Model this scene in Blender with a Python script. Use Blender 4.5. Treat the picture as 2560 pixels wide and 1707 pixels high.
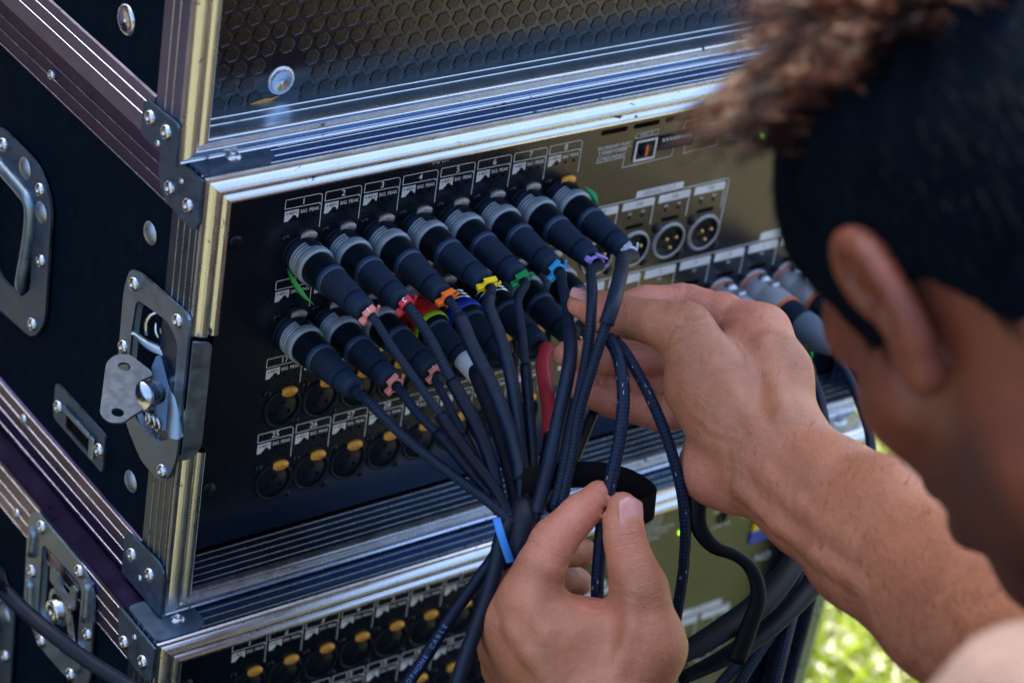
import bpy, bmesh, math, random
import numpy as np
from mathutils import Vector, Matrix
from mathutils.geometry import tessellate_polygon
random.seed(7); rng = np.random.default_rng(7)
scene = bpy.context.scene
for o in list(bpy.data.objects): bpy.data.objects.remove(o)
COL = scene.collection
MM = 0.001

# ------------------------------------------------------------------ camera
F_PX = 6530.84
RC = np.array([[0.80505513, -0.57472153, 0.14690608],
               [-0.20408526, -0.50087659, -0.84111346],
               [0.55698783, 0.64716134, -0.52052546]])
CAM = np.array([-657.747, -955.813, 643.890])          # millimetres
cam_d = bpy.data.cameras.new('camera'); cam = bpy.data.objects.new('camera', cam_d); COL.objects.link(cam)
cam_d.sensor_width = 36; cam_d.lens = F_PX / 2560 * 36
cam_d.clip_start = 0.05; cam_d.clip_end = 3000
M = Matrix(((RC[0][0], -RC[1][0], -RC[2][0], CAM[0] * MM), (RC[0][1], -RC[1][1], -RC[2][1], CAM[1] * MM),
            (RC[0][2], -RC[1][2], -RC[2][2], CAM[2] * MM), (0, 0, 0, 1)))
cam.matrix_world = M
cam_d.dof.use_dof = True; cam_d.dof.focus_distance = 1.332; cam_d.dof.aperture_fstop = 6.8; cam_d.dof.aperture_blades = 9
scene.camera = cam

# ------------------------------------------------------------------ sky, sun, exposure
SUN_AZ, SUN_EL = math.radians(14), math.radians(60)     # azimuth from +Y towards +X (straight behind the cases)
w = bpy.data.worlds.new('World'); scene.world = w; w.use_nodes = True
nt = w.node_tree; bg = nt.nodes['Background']
sky = nt.nodes.new('ShaderNodeTexSky'); sky.sky_type = 'NISHITA'; sky.sun_disc = False
sky.sun_elevation = SUN_EL; sky.sun_rotation = SUN_AZ; sky.air_density = 1.0; sky.dust_density = 4.0; sky.ozone_density = 1.0
nt.links.new(sky.outputs[0], bg.inputs[0]); bg.inputs[1].default_value = 0.14
sd = bpy.data.lights.new('sun', 'SUN'); sd.energy = 2.2; sd.angle = math.radians(0.53); sd.color = (1.0, 0.93, 0.82)
sun = bpy.data.objects.new('sun', sd); COL.objects.link(sun)
SV = Vector((math.sin(SUN_AZ) * math.cos(SUN_EL), math.cos(SUN_AZ) * math.cos(SUN_EL), math.sin(SUN_EL)))
sun.rotation_euler = SV.to_track_quat('Z', 'Y').to_euler(); sun.location = (1, 2, 3)
vs = scene.view_settings; vs.view_transform = 'Standard'; vs.look = 'None'; vs.exposure = 2.12; vs.gamma = 1
scene.render.engine = 'CYCLES'

# ------------------------------------------------------------------ small helpers
VW = 2560 / 2352
def A(*p): return np.array(p, float)
def at(x, y, depth):
    """point (mm) seen at photo pixel x,y (2352-wide count) at a given distance along the view axis"""
    return CAM + RC.T @ A((x * VW - 1280) / F_PX, (y * VW - 853.5) / F_PX, 1.0) * depth
def depth_of(p): return float((RC @ (np.asarray(p, float) - CAM))[2])
def nrm(v): v = np.asarray(v, float); return v / (np.linalg.norm(v) + 1e-12)

def nm(name, group=None, **k):
    m = bpy.data.materials.new(name); m.use_nodes = True
    return m, m.node_tree.nodes, m.node_tree.links, m.node_tree.nodes['Principled BSDF']
def setp(b, **k):
    for a, v in k.items():
        b.inputs[a.replace('_', ' ')].default_value = v
def col4(c): return (c[0], c[1], c[2], 1)
def noise(n, l, scale, detail=4, rough=0.6, vec=None, dist=0):
    t = n.new('ShaderNodeTexNoise'); t.inputs['Scale'].default_value = scale; t.inputs['Detail'].default_value = detail
    t.inputs['Roughness'].default_value = rough; t.inputs['Distortion'].default_value = dist
    if vec is not None: l.new(vec, t.inputs['Vector'])
    return t
def ramp(n, l, src, stops):
    r = n.new('ShaderNodeValToRGB'); e = r.color_ramp.elements
    while len(e) < len(stops): e.new(0.5)
    for i, (p, c) in enumerate(stops):
        e[i].position = p; e[i].color = col4(c) if hasattr(c, '__len__') else (c, c, c, 1)
    l.new(src, r.inputs[0]); return r
def objvec(n, l, scale=(1, 1, 1)):
    tc = n.new('ShaderNodeTexCoord'); mp = n.new('ShaderNodeMapping'); mp.inputs['Scale'].default_value = scale
    l.new(tc.outputs['Object'], mp.inputs['Vector']); return mp.outputs[0]
def bump(n, l, b, h, strength=0.3, dist=0.001):
    bp = n.new('ShaderNodeBump'); bp.inputs['Strength'].default_value = strength; bp.inputs['Distance'].default_value = dist
    l.new(h, bp.inputs['Height']); l.new(bp.outputs[0], b.inputs['Normal']); return bp

def mat_plain(name, c, rough=0.5, metal=0.0, spec=0.5, nscale=400, var=0.25, bmp=0.15, bd=0.0004, coat=0):
    m, n, l, b = nm(name); setp(b, Roughness=rough, Metallic=metal); b.inputs['Specular IOR Level'].default_value = spec
    v = objvec(n, l); t = noise(n, l, nscale, 5, 0.6, v); t2 = noise(n, l, nscale * 0.12, 3, 0.5, v)
    mx = n.new('ShaderNodeMath'); mx.operation = 'ADD'; l.new(t.outputs[0], mx.inputs[0]); l.new(t2.outputs[0], mx.inputs[1])
    lo = tuple(x * (1 - var) for x in c); hi = tuple(min(1, x * (1 + var)) for x in c)
    r = ramp(n, l, mx.outputs[0], [(0.75, lo), (1.25, hi)]) if False else ramp(n, l, t2.outputs[0], [(0.3, lo), (0.7, hi)])
    l.new(r.outputs[0], b.inputs['Base Color'])
    rr = ramp(n, l, t.outputs[0], [(0.3, max(0.02, rough - 0.08)), (0.7, min(1, rough + 0.1))]); l.new(rr.outputs[0], b.inputs['Roughness'])
    if bmp: bump(n, l, b, t.outputs[0], bmp, bd)
    if coat: b.inputs['Coat Weight'].default_value = coat; b.inputs['Coat Roughness'].default_value = 0.2
    return m

def mat_metal(name, c, rough, axis=None, dirt=0.5, scratch=0.25, mott=60, dirtcol=(0.03, 0.03, 0.035), metal=1.0):
    m, n, l, b = nm(name); b.inputs['Metallic'].default_value = metal
    v = objvec(n, l)
    sc = [90, 90, 90]
    if axis is not None: sc = [700, 700, 700]; sc[axis] = 6
    vs_ = objvec(n, l, sc)
    st = noise(n, l, 1.0, 3, 0.6, vs_)
    t2 = noise(n, l, mott, 5, 0.65, v); amp = 1.0 if axis is None else 0.4
    rr = ramp(n, l, t2.outputs[0], [(0.3, max(0.05, rough - 0.1 * amp)), (0.72, min(1, rough + 0.16 * amp))]); l.new(rr.outputs[0], b.inputs['Roughness'])
    r1 = ramp(n, l, t2.outputs[0], [(0.28, tuple(x * (1 - 0.28 * amp) for x in c)), (0.7, c)])
    # stains and specks with a shape of their own
    vs2 = objvec(n, l, (1, 1, 1) if axis is None else tuple(0.45 if i == axis else 1 for i in range(3)))
    d = noise(n, l, 230, 3, 0.55, vs2, 0.6); dr = ramp(n, l, d.outputs[0], [(0.66, 0), (0.73, 1)])
    dm = n.new('ShaderNodeMath'); dm.operation = 'MULTIPLY'; l.new(dr.outputs[0], dm.inputs[0]); dm.inputs[1].default_value = dirt
    mx = n.new('ShaderNodeMix'); mx.data_type = 'RGBA'; l.new(dm.outputs[0], mx.inputs[0]); l.new(r1.outputs[0], mx.inputs[6]); mx.inputs[7].default_value = col4(dirtcol)
    l.new(mx.outputs[2], b.inputs['Base Color'])
    md = n.new('ShaderNodeMath'); md.operation = 'MULTIPLY_ADD'; l.new(dm.outputs[0], md.inputs[0]); md.inputs[1].default_value = -0.7 * metal; md.inputs[2].default_value = metal
    l.new(md.outputs[0], b.inputs['Metallic'])
    bump(n, l, b, st.outputs[0], scratch, 0.0002)
    return m

MT = {}
MT['laminate'] = mat_plain('black_laminate', (0.0018, 0.0062, 0.0130), 0.8, 0, 0.02, 900, 0.2, 0.35, 0.0003)
MT['hexlam'] = mat_plain('honeycomb_laminate', (0.0016, 0.0050, 0.0110), 0.17, 0, 0.7, 1300, 0.35, 0.08, 0.0004)
MT['hexcell'] = mat_plain('honeycomb_cell', (0.0040, 0.0038, 0.0036), 0.26, 0, 0.55, 2000, 0.5, 0.5, 0.00016)
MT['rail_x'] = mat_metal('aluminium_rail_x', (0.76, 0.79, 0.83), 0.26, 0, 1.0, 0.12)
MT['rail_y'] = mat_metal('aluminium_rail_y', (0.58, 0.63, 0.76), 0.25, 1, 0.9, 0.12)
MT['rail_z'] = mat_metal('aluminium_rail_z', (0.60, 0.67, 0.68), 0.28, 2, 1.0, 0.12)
MT['railblue'] = mat_metal('blue_anodised_rail', (0.075, 0.060, 0.155), 0.30, 1, 0.3, 0.12)  # dark purplish reflections put into the colour of plain aluminium flanges
MT['railsky'] = mat_metal('pale_blue_anodised_ledge', (0.42, 0.58, 0.74), 0.30, 0, 0.3, 0.12)  # sky reflection put into the colour of the top case's ledge
MT['raillav'] = mat_metal('lavender_grey_rail', (0.30, 0.29, 0.40), 0.36, 1, 0.4, 0.12)  # lavender reflection put into the colour of the top case's rails
MT['railblue_z'] = mat_metal('blue_anodised_rail_upright', (0.055, 0.095, 0.19), 0.30, 2, 0.3, 0.12)  # dark reflection painted on the upright aluminium flanges
MT['railmaroon'] = mat_metal('maroon_anodised_rail', (0.10, 0.030, 0.075), 0.36, 1, 0.4, 0.12)  # maroon reflection as a rail colour
MT['railblue_x'] = mat_metal('blue_anodised_ledge', (0.060, 0.135, 0.30), 0.28, 0, 0.3, 0.12)  # dark blue reflection painted on the aluminium ledges
MT['zinc'] = mat_metal('zinc_plated_steel', (0.24, 0.34, 0.44), 0.44, None, 0.35, 0.10, 120)
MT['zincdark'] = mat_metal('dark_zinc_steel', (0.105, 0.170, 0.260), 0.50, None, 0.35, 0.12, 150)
MT['rivet'] = mat_metal('rivet_steel', (0.55, 0.60, 0.66), 0.24, None, 0.2, 0.05, 300)
MT['rivetdull'] = mat_metal('dull_rivet_steel', (0.33, 0.40, 0.48), 0.44, None, 0.45, 0.1, 500)
MT['wood'] = mat_plain('bare_plywood', (0.55, 0.27, 0.09), 0.75, 0, 0.3, 300, 0.35, 0.4, 0.0008)
MT['panel'] = mat_plain('black_painted_panel', (0.0012, 0.0048, 0.0115), 0.25, 0, 0.75, 1500, 0.15, 0.12, 0.0002)
MT['interior'] = mat_plain('case_interior_black', (0.0016, 0.0050, 0.0110), 0.8, 0, 0.05)
MT['print'] = mat_plain('white_screen_print', (0.72, 0.76, 0.80), 0.55, 0, 0.4, 900, 0.12, 0.1)
MT['printdark'] = mat_plain('dark_screen_print', (0.03, 0.035, 0.045), 0.5, 0, 0.4)
MT['sock'] = mat_plain('socket_black_plastic', (0.0020, 0.0062, 0.0135), 0.45, 0, 0.2)
MT['sockring'] = mat_plain('socket_grey_rim', (0.34, 0.36, 0.40), 0.35, 0.4, 0.5)
MT['hole'] = mat_plain('socket_hole', (0.0008, 0.001, 0.0015), 0.8, 0, 0.1)
MT['gold'] = mat_metal('gold_pin', (0.95, 0.62, 0.22), 0.22, None, 0.05, 0.02)
MT['tabgrey'] = mat_plain('nickel_push_tab', (0.42, 0.39, 0.37), 0.4, 0.35, 0.5, 700, 0.25, 0.2)
MT['tabamber'] = mat_plain('amber_push_tab', (0.85, 0.40, 0.06), 0.4, 0.15, 0.5, 700, 0.2, 0.2)  # warm sunlit reflection on the metal tabs put into their colour
MT['tabprint'] = mat_plain('push_tab_lettering', (0.10, 0.06, 0.03), 0.6)
MT['screw'] = mat_plain('black_screw', (0.012, 0.016, 0.024), 0.32, 0.6, 0.5)
MT['plugring'] = mat_plain('plug_grey_shell', (0.30, 0.36, 0.42), 0.44, 0.25, 0.5, 800, 0.25, 0.2)
MT['plugdark'] = mat_plain('plug_dark_shell', (0.012, 0.030, 0.062), 0.42, 0.1, 0.5, 600, 0.3)
MT['plugblack'] = mat_plain('plug_black_shell', (0.0020, 0.0060, 0.0130), 0.4, 0, 0.22)
MT['boot'] = mat_plain('plug_rubber_boot', (0.0035, 0.0130, 0.0340), 0.6, 0, 0.22, 500, 0.3)
MT['bootblue'] = mat_plain('plug_boot_collar', (0.012, 0.040, 0.095), 0.45, 0, 0.5)
MT['chrome'] = mat_metal('chrome_ring', (0.80, 0.82, 0.85), 0.14, None, 0.1, 0.03)
MT['greyplug'] = mat_plain('grey_nickel_plug', (0.42, 0.45, 0.49), 0.36, 0.35, 0.5, 400, 0.2, 0.1)
MT['orange_ring'] = mat_plain('orange_ring', (0.62, 0.13, 0.035), 0.45)
MT['blueboot'] = mat_plain('grey_blue_rubber_boot', (0.095, 0.135, 0.185), 0.5, 0, 0.4, 300, 0.2)
def plastic(name, c, rough=0.38): 
    m = mat_plain(name, c, rough, 0, 0.5, 500, 0.15, 0.1); b = m.node_tree.nodes['Principled BSDF']
    b.inputs['Subsurface Weight'].default_value = 0.0
    return m
TAGC = {'salmon': (0.62, 0.21, 0.18), 'red': (0.52, 0.025, 0.045), 'orange': (0.90, 0.16, 0.012), 'yellow': (0.88, 0.62, 0.006), 'green': (0.010, 0.24, 0.075),
        'cyan': (0.02, 0.33, 0.68), 'purple': (0.33, 0.25, 0.74), 'white': (0.47, 0.56, 0.66), 'blue': (0.012, 0.05, 0.50), 'lime': (0.36, 0.66, 0.0), 'redtape': (0.50, 0.020, 0.010),
        'grass': (0.015, 0.30, 0.03), 'skyblue': (0.02, 0.20, 0.66), 'redshrink': (0.40, 0.03, 0.045), 'whiteend': (0.42, 0.48, 0.53), 'brightgreen': (0.0, 0.42, 0.09)}
for k_, c_ in TAGC.items(): MT['tag_' + k_] = plastic(k_ + '_plastic', c_)

def mat_braid(name, c1, c2, fleck=0.0, freq_u=9.0, freq_v=0.42):
    """diagonal weave from the tube's own u (round) and v (length, mm)"""
    m, n, l, b = nm(name); b.inputs['Roughness'].default_value = 0.5; b.inputs['Specular IOR Level'].default_value = 0.45
    uv = n.new('ShaderNodeUVMap'); uv.uv_map = 'UVMap'; sx = n.new('ShaderNodeSeparateXYZ'); l.new(uv.outputs[0], sx.inputs[0])
    def diag(sgn):
        a = n.new('ShaderNodeMath'); a.operation = 'MULTIPLY'; l.new(sx.outputs[0], a.inputs[0]); a.inputs[1].default_value = freq_u * 2 * math.pi * sgn
        c = n.new('ShaderNodeMath'); c.operation = 'MULTIPLY_ADD'; l.new(sx.outputs[1], c.inputs[0]); c.inputs[1].default_value = freq_v * 2 * math.pi; l.new(a.outputs[0], c.inputs[2])
        s = n.new('ShaderNodeMath'); s.operation = 'SINE'; l.new(c.outputs[0], s.inputs[0]); return s
    d1, d2 = diag(1), diag(-1)
    mx = n.new('ShaderNodeMath'); mx.operation = 'MULTIPLY'; l.new(d1.outputs[0], mx.inputs[0]); l.new(d2.outputs[0], mx.inputs[1])
    r = ramp(n, l, mx.outputs[0], [(0.0, c1), (0.55, c2)])
    mr = n.new('ShaderNodeMapRange'); l.new(mx.outputs[0], mr.inputs[0]); mr.inputs[1].default_value = -1; mr.inputs[2].default_value = 1
    l.new(mr.outputs[0], r.inputs[0])
    src = r.outputs[0]
    if fleck:
        v = n.new('ShaderNodeTexVoronoi'); v.voronoi_dimensions = '2D'; v.inputs['Scale'].default_value = 1
        mp = n.new('ShaderNodeMapping'); mp.inputs['Scale'].default_value = (11, 0.075, 1); mp.inputs['Rotation'].default_value = (0, 0, 0.03); l.new(uv.outputs[0], mp.inputs[0]); l.new(mp.outputs[0], v.inputs['Vector'])
        fr = ramp(n, l, v.outputs['Distance'], [(0.05, 1), (0.09, 0)])
        v2 = noise(n, l, 0.05, 1, 0.5, uv.outputs[0]); fr2 = ramp(n, l, v2.outputs[0], [(0.5, 0), (0.56, 1)])
        mm = n.new('ShaderNodeMath'); mm.operation = 'MULTIPLY'; l.new(fr.outputs[0], mm.inputs[0]); l.new(fr2.outputs[0], mm.inputs[1])
        mm2 = n.new('ShaderNodeMath'); mm2.operation = 'MULTIPLY'; l.new(mm.outputs[0], mm2.inputs[0]); mm2.inputs[1].default_value = fleck
        x = n.new('ShaderNodeMix'); x.data_type = 'RGBA'; l.new(mm2.outputs[0], x.inputs[0]); l.new(src, x.inputs[6]); x.inputs[7].default_value = (0.5, 0.55, 0.62, 1); src = x.outputs[2]
    l.new(src, b.inputs['Base Color']); b.inputs['Specular IOR Level'].default_value = 0.18; bump(n, l, b, mr.outputs[0], 0.6 if freq_u < 10 else 0.15, 0.0005)
    return m
MT['braid'] = mat_braid('braided_sleeve', (0.0004, 0.0014, 0.0046), (0.0070, 0.0180, 0.0440), 0.0, 5.0, 0.26)
MT['braidfleck'] = mat_braid('braided_sleeve_flecked', (0.0005, 0.0022, 0.0080), (0.0050, 0.0160, 0.0460), 0.9, 5.0, 0.26)
MT['braidwide'] = mat_braid('wide_braided_sleeve', (0.0008, 0.0030, 0.0070), (0.0014, 0.0045, 0.0100), 0.0, 16, 0.3)
MT['shrink'] = mat_plain('grey_heatshrink', (0.0052, 0.0140, 0.0360), 0.45, 0, 0.22, 260, 0.35, 0.5, 0.0008)
MT['shrinkdark'] = mat_plain('dark_heatshrink', (0.0012, 0.0055, 0.0200), 0.45, 0, 0.18, 260, 0.35, 0.5, 0.0008)
MT['rubber'] = mat_plain('black_cable_rubber', (0.0018, 0.0065, 0.0180), 0.5, 0, 0.25, 200, 0.3, 0.15)
MT['velcro'] = mat_plain('black_hook_and_loop', (0.0025, 0.003, 0.0045), 0.9, 0, 0.2, 1500, 0.3, 1.0, 0.0015)
MT['cableprint'] = mat_plain('blue_cable_print', (0.04, 0.12, 0.35), 0.5)

def add_wear(m, spec_scale=260, amount=0.5, colr=(0.10, 0.12, 0.15), scratch=True):
    """dust specks and fine scratches"""
    n, l = m.node_tree.nodes, m.node_tree.links; b = n['Principled BSDF']; src = b.inputs['Base Color'].links[0].from_socket; v = objvec(n, l)
    vo = n.new('ShaderNodeTexVoronoi'); vo.inputs['Scale'].default_value = spec_scale; l.new(v, vo.inputs['Vector']); r1 = ramp(n, l, vo.outputs['Distance'], [(0.07, 1), (0.12, 0)])
    mk = noise(n, l, 14, 3, 0.6, v); r2 = ramp(n, l, mk.outputs[0], [(0.50, 0), (0.66, 1)]); mu = n.new('ShaderNodeMath'); mu.operation = 'MULTIPLY'; l.new(r1.outputs[0], mu.inputs[0]); l.new(r2.outputs[0], mu.inputs[1])
    out = mu.outputs[0]
    if scratch:
        mp = objvec(n, l, (40, 900, 260)); mp.node.inputs['Rotation'].default_value = (0.5, 0.2, 0.9); sc = noise(n, l, 1.0, 2, 0.5, mp); r3 = ramp(n, l, sc.outputs[0], [(0.71, 0), (0.74, 0.8)])
        mx_ = n.new('ShaderNodeMath'); mx_.operation = 'MAXIMUM'; l.new(out, mx_.inputs[0]); l.new(r3.outputs[0], mx_.inputs[1]); out = mx_.outputs[0]
    am = n.new('ShaderNodeMath'); am.operation = 'MULTIPLY'; l.new(out, am.inputs[0]); am.inputs[1].default_value = amount
    mx = n.new('ShaderNodeMix'); mx.data_type = 'RGBA'; l.new(am.outputs[0], mx.inputs[0]); l.new(src, mx.inputs[6]); mx.inputs[7].default_value = col4(colr); l.new(mx.outputs[2], b.inputs['Base Color'])
for k_, a_ in (('laminate', 0.22), ('panel', 0.16), ('hexlam', 0.14), ('boot', 0.25), ('rubber', 0.3), ('shrink', 0.3), ('shrinkdark', 0.3), ('plugblack', 0.25), ('plugring', 0.3)): add_wear(MT[k_], 260 if k_ in ('laminate', 'panel', 'hexlam') else 420, a_, scratch=k_ in ('laminate', 'plugring', 'hexlam'))

# ---------- geometry collector (all coordinates in mm)
class MB:
    def __init__(s): s.v = []; s.f = []; s.uv = []; s.sm = []
    def add(s, verts, faces, smooth=False, uvs=None):
        o = len(s.v); s.v += [tuple(map(float, p)) for p in verts]
        for i, f in enumerate(faces):
            s.f.append([o + a for a in f]); s.sm.append(smooth); s.uv.append(uvs[i] if uvs is not None else None)
        return s
    def box(s, lo, hi, ch=0.0, axes=None, origin=None):
        lo = A(*lo); hi = A(*hi); c = min(ch, 0.49 * (hi - lo).min())
        if c <= 0:
            vs = [(x, y, z) for x in (lo[0], hi[0]) for y in (lo[1], hi[1]) for z in (lo[2], hi[2])]
            fs = [(0, 1, 3, 2), (4, 6, 7, 5), (0, 4, 5, 1), (2, 3, 7, 6), (0, 2, 6, 4), (1, 5, 7, 3)]
        else:
            pts = []
            for x in (0, 1):
                for y in (0, 1):
                    for z in (0, 1):
                        b = A((lo, hi)[x][0], (lo, hi)[y][1], (lo, hi)[z][2]); sg = A(1 - 2 * x, 1 - 2 * y, 1 - 2 * z) * c
                        pts += [b + A(0, sg[1], sg[2]), b + A(sg[0], 0, sg[2]), b + A(sg[0], sg[1], 0)]
            vs = pts
            I = lambda x, y, z, k: (x * 4 + y * 2 + z) * 3 + k
            fs = []
            for a in (0, 1):
                fs.append([I(a, 0, 0, 0), I(a, 0, 1, 0), I(a, 1, 1, 0), I(a, 1, 0, 0)][::(1 if a == 0 else -1)])
                fs.append([I(0, a, 0, 1), I(1, a, 0, 1), I(1, a, 1, 1), I(0, a, 1, 1)][::(1 if a == 0 else -1)])
                fs.append([I(0, 0, a, 2), I(0, 1, a, 2), I(1, 1, a, 2), I(1, 0, a, 2)][::(1 if a == 0 else -1)])
            for a in (0, 1):
                for b_ in (0, 1):
                    fs.append([I(0, a, b_, 1), I(0, a, b_, 2), I(1, a, b_, 2), I(1, a, b_, 1)])
                    fs.append([I(a, 0, b_, 0), I(a, 0, b_, 2), I(a, 1, b_, 2), I(a, 1, b_, 0)])
                    fs.append([I(a, b_, 0, 0), I(a, b_, 0, 1), I(a, b_, 1, 1), I(a, b_, 1, 0)])
            for i in range(8): fs.append([i * 3, i * 3 + 1, i * 3 + 2])
        if axes is not None:
            ax = [nrm(a) for a in axes]; o = A(*origin)
            vs = [o + ax[0] * p[0] + ax[1] * p[1] + ax[2] * p[2] for p in vs]
        return s.add(vs, fs)
    def lathe(s, prof, origin, axis, seg=24, smooth=True, a0=0, a1=2 * math.pi, ref=None):
        """prof: list of (r, h); h along axis"""
        ax = nrm(axis); r0 = nrm(ref) if ref is not None else (A(0, 0, 1) if abs(ax[2]) < 0.9 else A(1, 0, 0)); u = nrm(np.cross(ax, r0)); v = np.cross(ax, u); o = A(*origin)
        full = abs(a1 - a0 - 2 * math.pi) < 1e-6; n = seg if full else seg + 1
        vs = []; uvs = []
        for r, h in prof:
            for i in range(n):
                t = a0 + (a1 - a0) * i / seg; vs.append(o + ax * h + (u * math.cos(t) + v * math.sin(t)) * r)
        fs = []
        for j in range(len(prof) - 1):
            for i in range(seg):
                k = (i + 1) % n if full else i + 1
                fs.append((j * n + i, j * n + k, (j + 1) * n + k, (j + 1) * n + i))
                uvs.append([(i / seg, prof[j][1]), ((i + 1) / seg, prof[j][1]), ((i + 1) / seg, prof[j + 1][1]), (i / seg, prof[j + 1][1])])
        o0 = len(s.v); s.add(vs, fs, smooth, uvs)
        return s
    def tube(s, pts, rad, seg=10, caps=True, smooth=True, flat=1.0, step=None):
        P = spline(pts, step or 4.0); n = len(P); rad = np.interp(np.linspace(0, 1, n), np.linspace(0, 1, len(rad)), rad) if hasattr(rad, '__len__') else np.full(n, float(rad))
        T = np.gradient(P, axis=0); T /= np.linalg.norm(T, axis=1)[:, None] + 1e-9
        u = nrm(np.cross(T[0], (0, 0, 1) if abs(T[0][2]) < 0.9 else (1, 0, 0))); L = np.concatenate([[0], np.cumsum(np.linalg.norm(np.diff(P, axis=0), axis=1))])
        vs = []; fs = []; uvs = []
        for i in range(n):
            u = nrm(u - T[i] * (u @ T[i])); v = np.cross(T[i], u)
            for k in range(seg):
                a = 2 * math.pi * k / seg; vs.append(P[i] + (u * math.cos(a) + v * math.sin(a) * flat) * rad[i])
        for i in range(n - 1):
            for k in range(seg):
                k2 = (k + 1) % seg; fs.append((i * seg + k, i * seg + k2, (i + 1) * seg + k2, (i + 1) * seg + k))
                uvs.append([(k / seg, L[i]), ((k + 1) / seg, L[i]), ((k + 1) / seg, L[i + 1]), (k / seg, L[i + 1])])
        s.add(vs, fs, smooth, uvs)
        if caps:
            o = len(s.v) - n * seg
            s.f.append([o + k for k in range(seg)][::-1]); s.sm.append(False); s.uv.append(None)
            s.f.append([o + (n - 1) * seg + k for k in range(seg)]); s.sm.append(False); s.uv.append(None)
        return s
    def plate(s, outline, thick, o, u, v, holes=(), smooth=False):
        o = A(*o); u = nrm(u); v = nrm(v); n = np.cross(u, v)
        loops = [list(outline)] + [list(h) for h in holes]
        tri = tessellate_polygon([[Vector((p[0], p[1], 0)) for p in L] for L in loops])
        flat = [p for L in loops for p in L]; N = len(flat)
        vs = [o + u * p[0] + v * p[1] for p in flat] + [o + u * p[0] + v * p[1] + n * thick for p in flat]
        fs = []
        for t in tri:
            a, b, c = [A(*flat[i]) for i in t]
            cr = (b - a)[0] * (c - a)[1] - (b - a)[1] * (c - a)[0]
            t = list(t) if cr > 0 else list(t)[::-1]
            fs.append([i + N for i in t]); fs.append(t[::-1])
        k = 0
        for L in loops:
            m = len(L)
            for i in range(m): fs.append([k + i, k + (i + 1) % m, k + (i + 1) % m + N, k + i + N])
            k += m
        return s.add(vs, fs, smooth)
    def sweep(s, prof3, smooth=False):
        """prof3: list of rings (each a list of 3D points), open profile"""
        n = len(prof3[0]); vs = [p for r in prof3 for p in r]; fs = []
        for j in range(len(prof3) - 1):
            for i in range(n - 1): fs.append((j * n + i, j * n + i + 1, (j + 1) * n + i + 1, (j + 1) * n + i))
        return s.add(vs, fs, smooth)
    def mesh(s, name, origin, mats, normals=True):
        me = bpy.data.meshes.new(name); o = A(*origin)
        me.from_pydata([tuple((A(*p) - o) * MM) for p in s.v], [], s.f)
        if any(s.sm): me.polygons.foreach_set('use_smooth', s.sm)
        if any(u is not None for u in s.uv):
            ul = me.uv_layers.new(name='UVMap')
            i = 0
            for f, u in zip(s.f, s.uv):
                for k in range(len(f)):
                    if u is not None: ul.data[i].uv = u[k]
                    i += 1
        for m in (mats if isinstance(mats, (list, tuple)) else [mats]): me.materials.append(MT[m] if isinstance(m, str) else m)
        me.validate()
        if normals:
            bm = bmesh.new(); bm.from_mesh(me); bmesh.ops.recalc_face_normals(bm, faces=bm.faces); bm.to_mesh(me); bm.free()
        return me

def spline(pts, step=4.0):
    """centripetal-ish Catmull-Rom resampled about every step mm"""
    P = [A(*p) for p in pts]
    if len(P) == 2:
        n = max(2, int(np.linalg.norm(P[1] - P[0]) / step) + 1); return np.array([P[0] + (P[1] - P[0]) * t for t in np.linspace(0, 1, n)])
    Q = [2 * P[0] - P[1]] + P + [2 * P[-1] - P[-2]]; out = []
    for i in range(1, len(Q) - 2):
        p0, p1, p2, p3 = Q[i - 1:i + 3]; n = max(2, int(np.linalg.norm(p2 - p1) / step) + 1)
        for t in np.linspace(0, 1, n, endpoint=False):
            out.append(0.5 * ((2 * p1) + (-p0 + p2) * t + (2 * p0 - 5 * p1 + 4 * p2 - p3) * t * t + (-p0 + 3 * p1 - 3 * p2 + p3) * t ** 3))
    out.append(P[-1]); return np.array(out)

ORIG = {}
def thing(name, base, label, cat, group=None, kind=None):
    o = bpy.data.objects.new(name, None); COL.objects.link(o); o.location = A(*base) * MM; o.empty_display_size = 0.01
    o['label'] = label; o['category'] = cat
    if group: o['group'] = group
    ORIG[o.name] = A(*base); return o
def part(name, mb, mat, parent, kind=None, label=None):
    """mesh object under parent; mb in world mm"""
    me = mb.mesh(name, ORIG[parent.name], mat); o = bpy.data.objects.new(name, me); COL.objects.link(o); o.parent = parent
    ORIG[o.name] = ORIG[parent.name]
    if kind: o['kind'] = kind
    if label: o['label'] = label
    return o
def inst(name, me, parent, loc=None, rot=None, kind=None):
    """object sharing mesh data; loc is world mm of the mesh origin"""
    o = bpy.data.objects.new(name, me); COL.objects.link(o); o.parent = parent
    if loc is not None: o.location = (A(*loc) - ORIG[parent.name]) * MM
    if rot is not None: o.rotation_euler = rot
    ORIG[o.name] = A(*loc) if loc is not None else ORIG[parent.name]
    if kind: o['kind'] = kind
    return o
def struct(name, mb, mat, kind='structure'):
    me = mb.mesh(name, (0, 0, 0), mat); o = bpy.data.objects.new(name, me); COL.objects.link(o); o['kind'] = kind; return o

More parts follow.
